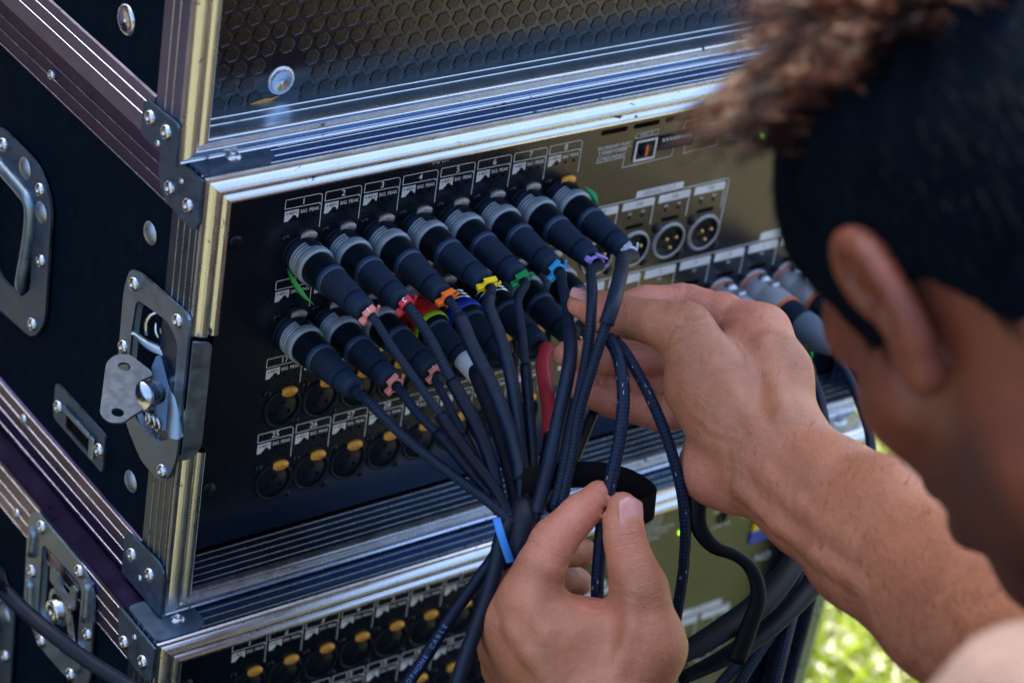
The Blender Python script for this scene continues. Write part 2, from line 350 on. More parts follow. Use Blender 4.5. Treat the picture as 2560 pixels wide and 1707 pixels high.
TXT = {}
def text_tris(txt, size, bold=0.0):
    """flat triangles of a string set in the built-in font, centred, x right, y up, in mm"""
    k = (txt, size, bold)
    if k in TXT: return TXT[k]
    cu = bpy.data.curves.new('t', 'FONT'); cu.body = txt; cu.size = size; cu.align_x = 'CENTER'; cu.align_y = 'CENTER'; cu.resolution_u = 3; cu.offset = bold
    o = bpy.data.objects.new('t', cu); COL.objects.link(o); dg = bpy.context.evaluated_depsgraph_get(); me = bpy.data.meshes.new_from_object(o.evaluated_get(dg))
    r = ([tuple(v.co) for v in me.vertices], [list(p.vertices) for p in me.polygons])
    bpy.data.objects.remove(o); bpy.data.curves.remove(cu); bpy.data.meshes.remove(me); TXT[k] = r; return r
def add_text(mb, txt, size, o, u, v, bold=0.0, sx=1.0, fit=None):
    vs, fs = text_tris(txt, size, bold); o = A(*o); u = nrm(u); v = nrm(v)
    if fit: xs = [p[0] for p in vs]; sx = fit / (max(xs) - min(xs))
    mb.add([o + u * p[0] * sx + v * p[1] for p in vs], fs)
def arc(cx, cy, r, a0, a1, n=6): return [(cx + r * math.cos(math.radians(a0 + (a1 - a0) * i / n)), cy + r * math.sin(math.radians(a0 + (a1 - a0) * i / n))) for i in range(n + 1)]
def rrect(x0, y0, x1, y1, r, n=4):
    if not hasattr(r, '__len__'): r = (r,) * 4            # bl, br, tr, tl
    return arc(x0 + r[0], y0 + r[0], r[0], 180, 270, n) + arc(x1 - r[1], y0 + r[1], r[1], 270, 360, n) + arc(x1 - r[2], y1 - r[2], r[2], 0, 90, n) + arc(x0 + r[3], y1 - r[3], r[3], 90, 180, n)
def ring2(cx, cy, r, n=14, ry=None): return [(cx + r * math.cos(2 * math.pi * i / n), cy + (ry or r) * math.sin(2 * math.pi * i / n)) for i in range(n)]
def round_poly(P, r, n=3):
    out = []; N = len(P); rr = r if hasattr(r, '__len__') else [r] * N
    for i in range(N):
        a, b, c = A(*P[i - 1]), A(*P[i]), A(*P[(i + 1) % N]); d1 = nrm(a - b); d2 = nrm(c - b); k = min(rr[i], 0.45 * np.linalg.norm(a - b), 0.45 * np.linalg.norm(c - b))
        p, q = b + d1 * k, b + d2 * k
        for t in np.linspace(0, 1, n + 1): out.append(tuple((1 - t) ** 2 * p + 2 * t * (1 - t) * b + t * t * q))
    return out
# ------------------------------------------------------------------ ground
def mat_ground():
    m, n, l, b = nm('dry_grass_ground'); v = objvec(n, l)
    a = noise(n, l, 6, 6, 0.65, v); c = noise(n, l, 60, 5, 0.7, v)
    mx = n.new('ShaderNodeMath'); mx.operation = 'MULTIPLY_ADD'; l.new(c.outputs[0], mx.inputs[0]); mx.inputs[1].default_value = 0.5; l.new(a.outputs[0], mx.inputs[2])
    r = ramp(n, l, mx.outputs[0], [(0.5, (0.135, 0.115, 0.055)), (0.72, (0.20, 0.17, 0.085)), (0.95, (0.29, 0.25, 0.14))]); l.new(r.outputs[0], b.inputs['Base Color'])
    b.inputs['Roughness'].default_value = 0.9; bump(n, l, b, c.outputs[0], 0.6, 0.01); return m
MT['ground'] = mat_ground()
GZ = -640.0
g = MB(); N = 60; half = 150000.0
g.add([(-half, -half, GZ), (half, -half, GZ), (half, half, GZ), (-half, half, GZ)], [(0, 1, 2, 3)])
ground = struct('ground', g, 'ground')

# black sheet added out of view in front of the cases to darken reflections
MT['sheet'] = mat_plain('black_groundsheet', (0.0025, 0.0045, 0.0090), 0.85, 0, 0.05, 60, 0.3, 0.6, 0.004)
gs = thing('ground_sheet', (100, -400, GZ + 4), 'large black groundsheet spread on the grass under and in front of the cases', 'groundsheet')
shp = [(-420, 480), (-560, -500), (-700, -2700), (1200, -2700), (1060, -1500), (1000, -1240), (900, -830), (610, -520), (520, -60), (500, 480)]
mbs = MB(); gx = np.linspace(-700, 1500, 75); gy = np.linspace(-2700, 480, 100)
from mathutils.geometry import intersect_point_line
def inside(x, y):
    c = False; n = len(shp)
    for i in range(n):
        (x1, y1), (x2, y2) = shp[i], shp[i - 1]
        if (y1 > y) != (y2 > y) and x < (x2 - x1) * (y - y1) / (y2 - y1) + x1: c = not c
    return c
mbs.add([(x, y, GZ + 5 + 2.5 * math.sin(x * 0.021 + 1.7 * math.sin(y * 0.011)) + 1.5 * math.sin(y * 0.033 + x * 0.01)) for x in gx for y in gy], [(i * 100 + j, (i + 1) * 100 + j, (i + 1) * 100 + j + 1, i * 100 + j + 1) for i in range(74) for j in range(99) if inside((gx[i] + gx[i + 1]) / 2, (gy[j] + gy[j + 1]) / 2)], True)
part('sheet', mbs, 'sheet', gs)
# sunlit grass to the right of the cases
MT['grassblade'] = mat_plain('grass_blade', (0.12, 0.19, 0.015), 0.5, 0, 0.4, 30, 0.5, 0)
gn, gl = MT['grassblade'].node_tree.nodes, MT['grassblade'].node_tree.links
tr_ = gn.new('ShaderNodeBsdfTranslucent'); tr_.inputs[0].default_value = (0.50, 0.62, 0.05, 1); mxs = gn.new('ShaderNodeMixShader'); mxs.inputs[0].default_value = 0.5; gl.new(gn['Principled BSDF'].outputs[0], mxs.inputs[1]); gl.new(tr_.outputs[0], mxs.inputs[2]); gl.new(mxs.outputs[0], gn['Material Output'].inputs[0])
MT['petal'] = mat_plain('dry_straw_and_petals', (0.80, 0.77, 0.66), 0.7, 0, 0.3, 30, 0.2, 0)
def blades(n, mat, name, hmin, hmax, wd, lean, label, cat):
    x = rng.uniform(530, 1500, n); y = rng.uniform(-420, 900, n); h = rng.uniform(hmin, hmax, n); a = rng.uniform(0, 6.28, n); b = rng.uniform(0, 6.28, n); ln = rng.uniform(0.1, 1, n) * h * lean
    vs = np.zeros((n, 5, 3)); ux, uy = np.cos(a) * wd, np.sin(a) * wd; lx, ly = np.cos(b) * ln, np.sin(b) * ln
    for k, (t, w_) in enumerate(((0, 1), (0, -1), (0.55, 0.8), (0.55, -0.8), (1, 0))): vs[:, k, 0] = x + ux * w_ + lx * t * t; vs[:, k, 1] = y + uy * w_ + ly * t * t; vs[:, k, 2] = GZ + h * t
    me = bpy.data.meshes.new(name); me.from_pydata((vs.reshape(-1, 3) * MM).tolist(), [], [f for i in range(n) for f in ((i * 5, i * 5 + 1, i * 5 + 3, i * 5 + 2), (i * 5 + 2, i * 5 + 3, i * 5 + 4))]); me.materials.append(MT[mat])
    o = bpy.data.objects.new(name, me); COL.objects.link(o); o['kind'] = 'stuff'; o['label'] = label; o['category'] = cat
blades(26000, 'grassblade', 'grass', 25, 70, 2.2, 0.9, 'sunlit yellow green grass to the right of the cases', 'grass')
blades(15000, 'petal', 'dry_straw', 15, 45, 5.0, 1.5, 'pale dry straw and petals lying in the sunlit grass', 'straw')

# ------------------------------------------------------------------ unseen skirted platform added on the left to darken reflections in the metal
MT['skirt'] = mat_plain('dark_plum_stage_skirt', (0.030, 0.0035, 0.018), 0.85, 0, 0.15, 200, 0.3, 0.3, 0.002)
stg = thing('stage_platform', (-1500, 1500, GZ), 'low stage platform with a dark plum pleated skirt, left behind the cases', 'stage')
MT['deck'] = mat_plain('lavender_grey_deck', (0.060, 0.048, 0.085), 0.8, 0, 0.2, 40, 0.25)  # lavender deck added to be mirrored in the upper rails
part('deck', MB().box((-3400, 60, -365), (-440, 3600, -335), 3), 'deck', stg)
def pleats(a, b, z0, z1, pitch=70.0, amp=14.0):
    a, b = A(*a), A(*b); L_ = np.linalg.norm(b - a); d = (b - a) / L_; n = A(-d[1], d[0]); k = int(L_ / 8); rows = []
    for z in (z1, z0): rows.append([A(*(a + d * L_ * i / k + n * amp * (math.sin(2 * math.pi * L_ * i / k / pitch) + 0.3 * math.sin(L_ * i / k * 0.021))), z) for i in range(k + 1)])
    return MB().sweep(rows, True)
part('skirt', pleats((-465, 3580), (-465, 85), GZ + 4, -365.5), 'skirt', stg); part('skirt', pleats((-3380, 85), (-482, 85), GZ + 4, -365.5), 'skirt', stg)

part('backdrop_curtain', pleats((-3380, 1300), (-330, 1300), -334, 1900, 160.0, 35.0), 'skirt', stg); part('curtain_pole', MB().tube([(-3400, 1300, 1905), (-310, 1300, 1905)], 22, 12, step=400), 'rubber', stg)  # tall curtain added out of view to block the sky behind left
for px_ in (-3390, -330): part('curtain_post', MB().tube([(px_, 1340, -334), (px_, 1340, 1905)], 22, 12, step=300), 'rubber', stg)
# tall hedge added out of view behind the camera to close the low sky
MT['hedge'] = mat_plain('dark_hedge_leaves', (0.018, 0.028, 0.012), 0.7, 0, 0.3, 9, 0.6, 0.8, 0.05)
hd = thing('hedge', (500, -4200, GZ), 'tall dark hedge standing behind the photographer', 'hedge')
hb = MB(); U_, V_ = np.linspace(-5000, 5600, 160), np.linspace(0, 1, 40)
def hpt(u, t):
    ph = t * math.pi; z = GZ + 1900 * math.sin(ph); y = -4300 + 480 * math.cos(ph); k = 90 * math.sin(u * 0.0061 + 5 * t) + 70 * math.sin(u * 0.017 - 11 * t) + 50 * math.sin(u * 0.041 + 23 * t)
    return (u + 0.4 * k, y + k * math.cos(ph), z + k * math.sin(ph))
hb.sweep([[A(*hpt(u, t)) for t in V_] for u in U_], True); part('foliage', hb, 'hedge', hd)

# ------------------------------------------------------------------ flight cases
def rivet_mesh(name, prof, mat, seg=18):
    mb = MB().lathe(prof, (0, 0, 0), (0, 0, 1), seg); return mb.mesh(name, (0, 0, 0), mat)
RV_RING = rivet_mesh('rivet', [(0, 0.5), (1.0, 0.5), (1.25, 1.5), (2.0, 2.15), (3.0, 1.9), (3.9, 0.9), (4.1, 0)], 'rivet')
RV_SMALL = rivet_mesh('rivet_small', [(0, 0.9), (0.8, 0.9), (1.1, 1.5), (2.0, 1.5), (2.7, 0.7), (2.9, 0)], 'rivet')
RV_PIN = rivet_mesh('rivet_pin', [(0, 1.2), (1.0, 1.0), (1.6, 0.5), (1.8, 0)], 'rivet', 12)
RV_DOME = rivet_mesh('dome_rivet', [(0, 2.4), (2.0, 2.25), (3.8, 1.75), (5.2, 1.0), (6.1, 0.3), (6.3, 0)], 'rivetdull', 24)
RV_WASH = rivet_mesh('washer_rivet', [(0, 0.2), (1.1, 0.2), (1.15, 1.0), (1.5, 1.3), (4.6, 1.2), (5.6, 1.75), (7.0, 1.5), (7.9, 0.5), (8.0, 0)], 'rivet', 28)
ROT_LEFT = (0, -math.pi / 2, 0)       # mesh +Z -> world -X
ROT_FRONT = (math.pi / 2, 0, 0)       # mesh +Z -> world -Y
def rivet(me, parent, loc, rot, name='rivet'): return inst(name, me, parent, loc, rot)

def ridge(prof, axis_vals, fixed, sgn, h=0.5, wd=0.55, first='y'):
    """profile points of a flat flange with thin raised lines; axis_vals ascending positions"""
    out = []
    for y in axis_vals: out += [(fixed, y - wd), (fixed - sgn * h, y - wd * 0.4), (fixed - sgn * h, y + wd * 0.4), (fixed, y + wd)]
    return out
RIDGE = lambda f, y, sg=1: [(f, y - 0.28), (f + sg * 0.34, y - 0.12), (f + sg * 0.34, y + 0.12), (f, y + 0.28)]
BEVEL = [(-1.4, 1.0), (-1.4, 0.6), (-0.9, -0.5), (0.1, -0.8), (0.8, -0.1), (1.2, -0.1), (1.9, -0.95), (2.9, -1.85), (4.1, -2.65), (5.4, -3.25), (6.3, -3.45), (6.8, -3.2), (7.1, -2.4), (7.2, -1.0), (7.7, -0.9), (8.3, -1.7), (9.2, -2.6), (10.2, -3.35), (11.3, -3.85), (12.1, -3.95), (12.7, -3.6), (13.0, -2.6), (13.0, 0.6)]
def front_profile(flange=27.0, ledge=26.0, outer=(3.1, 8.6, 14.2, 20.0), inner=(3.5, 8.5, 13.5, 18.5, 23.5)):
    """pieces of the extrusion's cross section: bright lip, dark flanges, bright raised lines"""
    return {'frame_rail': [BEVEL], 'rail_flange': [[(-0.05, flange), (-1.4, flange - 0.3), (-1.4, 1.0)], [(13.0, 0.6), (13.0, ledge)]], 'flange_line': [RIDGE(-1.4, y, -1) for y in outer] + [RIDGE(13.0, y) for y in inner]}
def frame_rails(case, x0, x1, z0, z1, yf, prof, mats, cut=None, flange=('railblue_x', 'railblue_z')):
    def ring(pl, cx, cz, sx, sz): return [A(cx + sx * s, yf + y, cz + sz * s) for s, y in pl]
    for name, pls in prof.items():
        for side in ('bottom', 'top', 'right', 'left'):
            mb = MB(); mb2 = None
            for pl in pls:
                BL, BR, TR, TL = ring(pl, x0, z0, 1, 1), ring(pl, x1, z0, -1, 1), ring(pl, x1, z1, -1, -1), ring(pl, x0, z1, 1, -1)
                if side == 'bottom': mb.sweep([BL, BR])
                elif side == 'top': mb.sweep([TL, TR])
                elif side == 'right': mb.sweep([BR, TR])
                elif cut and name != 'rail_flange':      # left rail sawn open where the latch sits
                    az = lambda z: [A(p[0], p[1], z) for p in BL]
                    mb.sweep([az(cut[1]), TL]); mb2 = mb2 or MB(); mb2.sweep([BL, az(cut[0])])
                else: mb.sweep([BL, TL])
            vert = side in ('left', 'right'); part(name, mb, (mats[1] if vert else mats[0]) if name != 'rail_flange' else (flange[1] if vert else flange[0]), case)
            if mb2: part(name, mb2, mats[1], case)
def edge_rail(case, x, z, up, ya, yb, mat, lines=(1.5, 9.5, 17.5, 27.0), topw=24.0, depth=30.0):
    """angle extrusion along Y on the left edge; up=+1: flange hangs down from the top edge, -1: stands on the bottom edge"""
    P = [(x + topw, z + up * 0.3), (x + topw, z + up * 1.3), (x - 0.4, z + up * 1.3), (x - 1.4, z + up * 0.2), (x - 1.4, z - up * (depth - 0.4)), (x - 0.05, z - up * depth)]
    e = part('edge_rail', MB().sweep([[A(a, ya, b) for a, b in P], [A(a, yb, b) for a, b in P]]), mat, case)
    for q in sorted(depth - A(*lines)):
        R_ = [(x - 1.4, z - up * (q - 0.28)), (x - 1.75, z - up * (q - 0.12)), (x - 1.75, z - up * (q + 0.12)), (x - 1.4, z - up * (q + 0.28))]
        part('flange_line', MB().sweep([[A(a, ya, b) for a, b in R_], [A(a, yb, b) for a, b in R_]]), 'rail_y', e)
def bracket(case, x, poly, riv, pins=(), mat='zincdark', th=1.5, top=None):
    mb = MB().plate(poly, th, (x, 0, 0), (0, -1, 0), (0, 0, 1))     # u = -Y so that u x v points to -X
    if top: mb.plate(top[0], th, (0, 0, top[1]), (1, 0, 0), (0, 1, 0))
    b = part('corner_bracket', mb, mat, case)
    for y, z in riv: rivet(RV_RING, b, (x - th, y, z), ROT_LEFT)
    for y, z in pins: rivet(RV_PIN, b, (x - th, y, z), ROT_LEFT)
    if top:
        for p in top[2]: rivet(RV_RING, b, (p[0], p[1], top[1] + th), (0, 0, 0))
    return b
def case_panels(case, x0, x1, yf, yb, z0, z1, inset=None, front=None):
    part('side_panel', MB().box((x0, yf + 1, z0 + 0.5), (x0 + 9, yb, z1 - 0.5)), 'laminate', case)
    part('side_panel', MB().box((x1 - 9, yf + 1, z0 + 0.5), (x1, yb, z1 - 0.5)), 'laminate', case)
    part('top_panel', MB().box((x0 + 9.2, yf + 1, z1 - 9.5), (x1 - 9.2, yb, z1 - 0.5)), 'laminate', case)
    part('bottom_panel', MB().box((x0 + 9.2, yf + 1, z0 + 0.5), (x1 - 9.2, yb, z0 + 9.5)), 'laminate', case)
    part('back_panel', MB().box((x0 + 9.2, yb - 9, z0 + 9.7), (x1 - 9.2, yb - 0.2, z1 - 9.7)), 'interior', case)

# --- middle case
X0, X1, YF, YB, Z0, Z1 = -64.0, 448.0, -26.0, 420.0, -226.0, 37.0
mid = thing('flight_case', (X0, YF, Z0), 'black flight case in the middle of the stack, its front open on the wired panel', 'flight case', 'stacked flight cases')
case_panels(mid, X0, X1, YF, YB, Z0, Z1)
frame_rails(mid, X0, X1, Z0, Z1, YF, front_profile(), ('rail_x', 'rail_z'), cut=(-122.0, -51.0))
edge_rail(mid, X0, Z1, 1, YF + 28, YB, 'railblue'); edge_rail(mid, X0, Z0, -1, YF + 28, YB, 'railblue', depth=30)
def topflange(case, x0, x1, yf, z, mat):
    P = [(yf + 0.9, z + 1.4), (yf + 3, z + 1.4)]
    for y in (6, 12, 18, 24): P += [(yf + y - 0.5, z + 1.4), (yf + y - 0.2, z + 1.9), (yf + y + 0.2, z + 1.9), (yf + y + 0.5, z + 1.4)]
    P += [(yf + 30, z + 1.4)]
bracket(mid, X0 - 2.0, [(-13.5, 37.9), (-13.5, 24), (-11.3, 16.5), (-4.5, 10.5), (11, 9.3), (21, 8.6), (25, 10.5), (26.6, 15), (26.6, 37.9)][::-1], [(1.2, 19.6), (-16.9, 19.5)], [(-8.7, 28.7)],
        top=(round_poly([(-65, -25), (-30, -25), (-22, -20), (-22, 8), (-65, 8)], 4), 38.5, [(-43, -14)]))
bracket(mid, X0 - 2.0, round_poly([(-15.6, -225.5), (27.0, -225.5), (26.6, -193.8), (-15.5, -197)], [1, 1, 9, 5]), [(6.1, -207.4), (-13.4, -207.2)], [(-3.8, -216.1)])
for y, z in ((21.7, -17.9), (19.6, -169.1)): rivet(RV_DOME, mid, (X0 - 0.1, y, z), ROT_LEFT, 'dome_rivet')
for y, z in ((130.4, 17.9), (138.0, -203.5), (250, 17.9), (258, -203.5)): rivet(RV_SMALL, mid, (X0 - 1.4, y, z), ROT_LEFT)

MT['wing'] = mat_metal('dull_grey_steel', (0.10, 0.125, 0.155), 0.55, None, 0.35, 0.2, 260)
# open butterfly latch on the left side
XS = X0 - 1.9
PL = round_poly([(-37.4, -98), (-37.4, -60), (-33, -44), (-22, -41), (27.5, -37.5), (27.9, -52), (27.9, -123), (22, -139), (13, -146), (-6, -146), (-24, -134), (-36, -114)], 6)
dish = round_poly([(-26, -74), (-24, -57), (8, -52), (19, -58), (20, -116), (8, -126), (-14, -126), (-26, -112)], 5)
lat = part('butterfly_latch', MB().plate([(-p[0] * -1, p[1]) for p in PL], 1.6, (XS, 0, 0), (0, -1, 0), (0, 0, 1), holes=[dish[::-1]]), 'zinc', mid)
# pressed dish behind the opening
rings = []
for k, (sc, dx) in enumerate(((1.0, 0.0), (0.93, 2.5), (0.84, 4.2), (0.66, 5.0), (0.02, 5.2))):
    cy, cz = 0.0, -89.0
    rings.append([A(XS + dx - 0.2, -(cy + (p[0] - cy) * sc), cz + (p[1] - cz) * sc) for p in dish + dish[:1]])
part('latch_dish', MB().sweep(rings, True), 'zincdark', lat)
# flange folded on to the front edge
part('front_flange', MB().plate(round_poly([(-65.9, -122.5), (-60, -122.5), (-55.0, -117), (-55.0, -54), (-65.9, -51.0)], [1, 6, 6, 3, 1]), 1.5, (0, -29.6, 0), (1, 0, 0), (0, 0, 1)), 'zinc', lat)
# raised lip under the wire
def L2(cx, cy, d): return at((cx * 0.38272) / VW, (550 + cy * 0.38272) / VW, d)
lipb = [L2(870, 720, 1334), L2(930, 765, 1330), L2(1010, 800, 1327), L2(1100, 822, 1326), L2(1180, 800, 1328), L2(1240, 780, 1331)]
lipf = [L2(885, 770, 1331), L2(960, 845, 1326), L2(1050, 882, 1322), L2(1130, 912, 1320), L2(1195, 925, 1321), L2(1238, 885, 1326)]
lipm = [(a + b) / 2 + A(-2.2, 0, 1.0) for a, b in zip(lipb, lipf)]
def shelf(rows, th=1.2):
    mb = MB(); R_ = [spline(r, 3.0) for r in rows]; n = min(len(r) for r in R_); R_ = [r[np.linspace(0, len(r) - 1, n).astype(int)] for r in R_]
    mb.sweep([list(r) for r in R_], True); mb.sweep([list(r + A(th, 0, -th * 0.4)) for r in R_], True)
    mb.sweep([list(R_[-1]), list(R_[-1] + A(th, 0, -th * 0.4))], True); return mb
part('latch_lip', shelf([lipb, lipm, lipf]), 'zinc', lat)
part('wire_loop', MB().tube([L2(960, 750, 1327), L2(955, 680, 1325), L2(985, 620, 1323), L2(1040, 605, 1322), L2(1085, 640, 1323), L2(1110, 720, 1324), L2(1125, 815, 1325)], 1.15, 8), 'rivet', lat)
coil = [L2(1042 + 42 * math.cos(a) + 6 * a, 700 + 66 * math.sin(a), 1326 - 0.5 * a) for a in np.linspace(0, 4 * math.pi, 26)]
part('spring_coil', MB().tube(coil, 1.1, 7, step=2.0), 'rivet', lat)
# wing, spindle, cam and hook
def wd_(cy): return 1311 + (1120 - cy) * 0.055
def WP(cx, cy, off=0): return L2(cx, cy, wd_(cy) + off)
W0 = WP(820, 1120); wu = nrm(WP(920, 1120) - W0); wv = nrm(WP(820, 1020) - W0)
def w2(cx, cy): d = WP(cx, cy) - W0; return (float(d @ wu), float(d @ wv))
wing = round_poly([w2(*q) for q in ((635, 1290), (690, 1345), (780, 1338), (850, 1285), (935, 1235), (880, 1185), (890, 1070), (1010, 1012), (1005, 985), (880, 888), (785, 890), (715, 945))][::-1], [2.5, 3, 2, 2, 2, 3, 6, 2, 2, 2, 2, 3][::-1])
def whole(cx, cy, rx, ry):
    a = A(*w2(cx - rx, cy)); b = A(*w2(cx + rx, cy)); c = A(*w2(cx, cy - ry)); e = A(*w2(cx, cy + ry)); o = (a + b) / 2
    return [tuple(o + (b - a) / 2 * math.cos(t) + (c - e) / 2 * math.sin(t)) for t in np.linspace(0, 2 * math.pi, 14, endpoint=False)]
part('latch_wing', MB().plate(wing, 1.7, W0, wu, wv, holes=[whole(830, 968, 42, 28)[::-1], whole(755, 1272, 42, 28)[::-1]]), 'wing', lat)
part('spindle', MB().lathe([(0, -2), (7.6, -2), (8.2, -1), (8.2, 1.0), (7.4, 2), (6.8, 5), (7.0, 9), (8.4, 10.5), (8.4, 13), (0, 13)], L2(915, 1150, 1316), L2(1060, 1120, 1336) - L2(915, 1150, 1316), 26), 'rivet', lat)
camp = [L2(x, y, 1323) for x, y in ((1020, 888), (1045, 882), (1130, 1045), (1130, 1065), (1105, 1070), (1085, 1370), (1055, 1375), (1020, 1240), (990, 960))]
o_ = camp[0]; cu_ = nrm(camp[3] - camp[0]); cn_ = nrm(np.cross(cu_, camp[6] - camp[0])); cv_ = np.cross(cn_, cu_)
part('latch_cam', MB().plate([(float((p - o_) @ cu_), float((p - o_) @ cv_)) for p in camp], 3.2, o_, cu_, cv_), 'zincdark', lat)
hook = [[L2(x + dx, y, d) for x, y, d in ((1098, 1062, 1318), (1118, 1110, 1317), (1150, 1150, 1316), (1185, 1165, 1316), (1212, 1165, 1318))] for dx, y in ((0, 0),)][0]
hk = MB(); top_ = [L2(1095, 1060, 1319), L2(1112, 1105, 1317), L2(1140, 1150, 1315.5), L2(1180, 1168, 1315.5), L2(1216, 1164, 1319)]
bot_ = [L2(1092, 1380, 1320), L2(1100, 1415, 1317), L2(1135, 1430, 1315.5), L2(1170, 1430, 1315.5), L2(1200, 1410, 1319)]
sp1, sp2 = spline(top_, 1.2), spline(bot_, 1.2); n_ = min(len(sp1), len(sp2)); sp1 = sp1[np.linspace(0, len(sp1) - 1, n_).astype(int)]; sp2 = sp2[np.linspace(0, len(sp2) - 1, n_).astype(int)]
back = -nrm(CAM - W0) * 1.5
hk.sweep([list(sp1), list(sp2)], True); hk.sweep([list(sp1 + back), list(sp2 + back)], True); hk.sweep([list(sp1), list(sp1 + back)]); hk.sweep([list(sp2), list(sp2 + back)])
hk.sweep([[sp1[0], sp1[0] + back], [sp2[0], sp2[0] + back]]); hk.sweep([[sp1[-1], sp1[-1] + back], [sp2[-1], sp2[-1] + back]])
part('latch_hook', hk, 'zinc', lat)
coil2 = [L2(945 + 5.0 * a, 1275 + 3.5 * a + 0, 1324) + A(0, math.cos(a) * 3.2, math.sin(a) * 3.2) for a in np.linspace(0, 6 * math.pi, 40)]
part('coil_spring', MB().tube(coil2, 1.0, 6, step=1.5), 'rivet', lat)
for y, z in ((27.1, -50.1), (-17.2, -46.2), (32.5, -91.2), (-15.9, -138.2)): rivet(RV_RING, lat, (XS - 1.6, y, z), ROT_LEFT)
for cx, cy in ((1258, 1060), (1252, 1178)): rivet(RV_SMALL, lat, L2(cx, cy, 1326), ROT_LEFT)

# recessed carrying handle further back on the left side
def side_handle(case, x, dy, dz):
    PLH = round_poly([(-(184 + dy), -37.5 + dz), (-(200 + dy), -60 + dz), (-(200 + dy), -132 + dz), (-(184 + dy), -150 + dz), (-(130 + dy), -144.5 + dz), (-(117.5 + dy), -127 + dz), (-(118 + dy), -52 + dz), (-(135 + dy), -37.5 + dz)][::-1], 9)
    DH = round_poly([(-(186 + dy), -64 + dz), (-(186 + dy), -122 + dz), (-(170 + dy), -128 + dz), (-(146 + dy), -127 + dz), (-(136 + dy), -116 + dz), (-(138 + dy), -68 + dz), (-(150 + dy), -60 + dz)][::-1], 5)
    h = part('recessed_handle', MB().plate(PLH, 1.6, (x - 1.9, 0, 0), (0, -1, 0), (0, 0, 1), holes=[DH[::-1]]), 'zincdark', case)
    rings = []
    cy, cz = -(161 + dy), -94 + dz
    for sc, dx in ((1.0, 0.0), (0.96, 6.0), (0.9, 8.2), (0.02, 8.4)): rings.append([A(x - 1.9 + dx, -(cy + (p[0] - cy) * sc), cz + (p[1] - cz) * sc) for p in DH + DH[:1]])
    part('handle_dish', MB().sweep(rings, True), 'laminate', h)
    xx = x - 4.5
    part('handle_grip', MB().tube([(x + 2, 188 + dy, -60 + dz), (xx, 176 + dy, -58.5 + dz), (xx, 150 + dy, -60.5 + dz), (xx, 141.5 + dy, -62 + dz), (xx, 138.5 + dy, -68 + dz), (xx, 139 + dy, -83 + dz), (xx, 144 + dy, -112 + dz), (xx + 2, 147 + dy, -121 + dz), (x + 5, 150 + dy, -124 + dz)], [3.6, 3.8, 3.8, 4.0, 3.6, 3.5, 3.4, 3.6, 3.2], 12, step=2.5), 'zinc', h)
    for y, z in ((175.3, -45.9), (131.2, -50.6), (125.5, -91.5), (130.6, -135.1), (178, -141)): rivet(RV_RING, h, (x - 3.5, y + dy, z + dz), ROT_LEFT)
    for y, z in ((149.5, -47.1), (128.8, -63.4)): rivet(RV_DOME, h, (x - 3.5, y + dy, z + dz), ROT_LEFT, 'dome_rivet')
    return h
side_handle(mid, X0, 0, 0)
# small keeper plate
kp = part('keeper_plate', MB().plate(round_poly([(-104.5, -181), (-104.5, -157.5), (-47.0, -157.0), (-47.0, -181.5)], 3.5)[::-1][::-1], 1.5, (X0 - 0.2, 0, 0), (0, -1, 0), (0, 0, 1), holes=[rrect(-90, -178.5, -62, -168, 1.5)[::-1]]), 'zincdark', mid)
part('keeper_lip', MB().box((X0 - 3.6, 62, -168.2), (X0 - 1.8, 92, -164.6), 0.8).box((X0 - 3.4, 56.5, -179), (X0 - 1.8, 61.5, -164.8), 0.8), 'zinc', kp)
part('keeper_recess', MB().box((X0 - 0.6, 62, -178.5), (X0 - 0.3, 90, -168)), 'hole', kp)
for y, z in ((98.9, -170.7), (51.9, -169.2)): rivet(RV_RING, kp, (X0 - 1.7, y, z), ROT_LEFT)

# --- top case (its lid shut: honeycomb board in a frame)
TX0, TX1, TYF, TZ0, TZ1 = -71.0, 441.0, -11.0, 40.2, 770.0
top = thing('flight_case', (TX0, TYF, TZ0), 'topmost black flight case with honeycomb textured front board', 'flight case', 'stacked flight cases')
case_panels(top, TX0, TX1, TYF, YB, TZ0, TZ1)
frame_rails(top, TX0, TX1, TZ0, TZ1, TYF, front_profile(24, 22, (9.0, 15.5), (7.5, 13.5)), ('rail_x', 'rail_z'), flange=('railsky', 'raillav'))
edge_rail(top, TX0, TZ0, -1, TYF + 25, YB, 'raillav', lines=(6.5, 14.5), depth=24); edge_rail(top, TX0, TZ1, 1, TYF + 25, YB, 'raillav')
bracket(top, TX0 - 2.0, round_poly([(-21.5, 40.6), (13.2, 39.6), (12.6, 62.2), (-18.5, 60.5), (-21.5, 57)], [1, 1, 4, 3, 3]), [(13.2, 53.4), (-2.6, 53.5)], [(4.6, 43.6)], mat='zincdark')
rivet(RV_WASH, top, (TX0 - 0.1, 48.6, 88.6), ROT_LEFT, 'washer_rivet'); rivet(RV_WASH, top, (TX0 - 0.1, 190, 88.6), ROT_LEFT, 'washer_rivet')
YP = 10.0
board = part('honeycomb_board', MB().box((TX0 + 12.6, YP, TZ0 + 9.8), (TX1 - 12.6, YP + 8, TZ1 - 12)), 'hexlam', top)
rivet(RV_WASH, board, (-4.4, YP, 60.5 + 3.0), ROT_FRONT, 'washer_rivet'); rivet(RV_WASH, board, (330, YP, 62), ROT_FRONT, 'washer_rivet')
hexm = MB(); R1, R2 = 4.75, 4.25
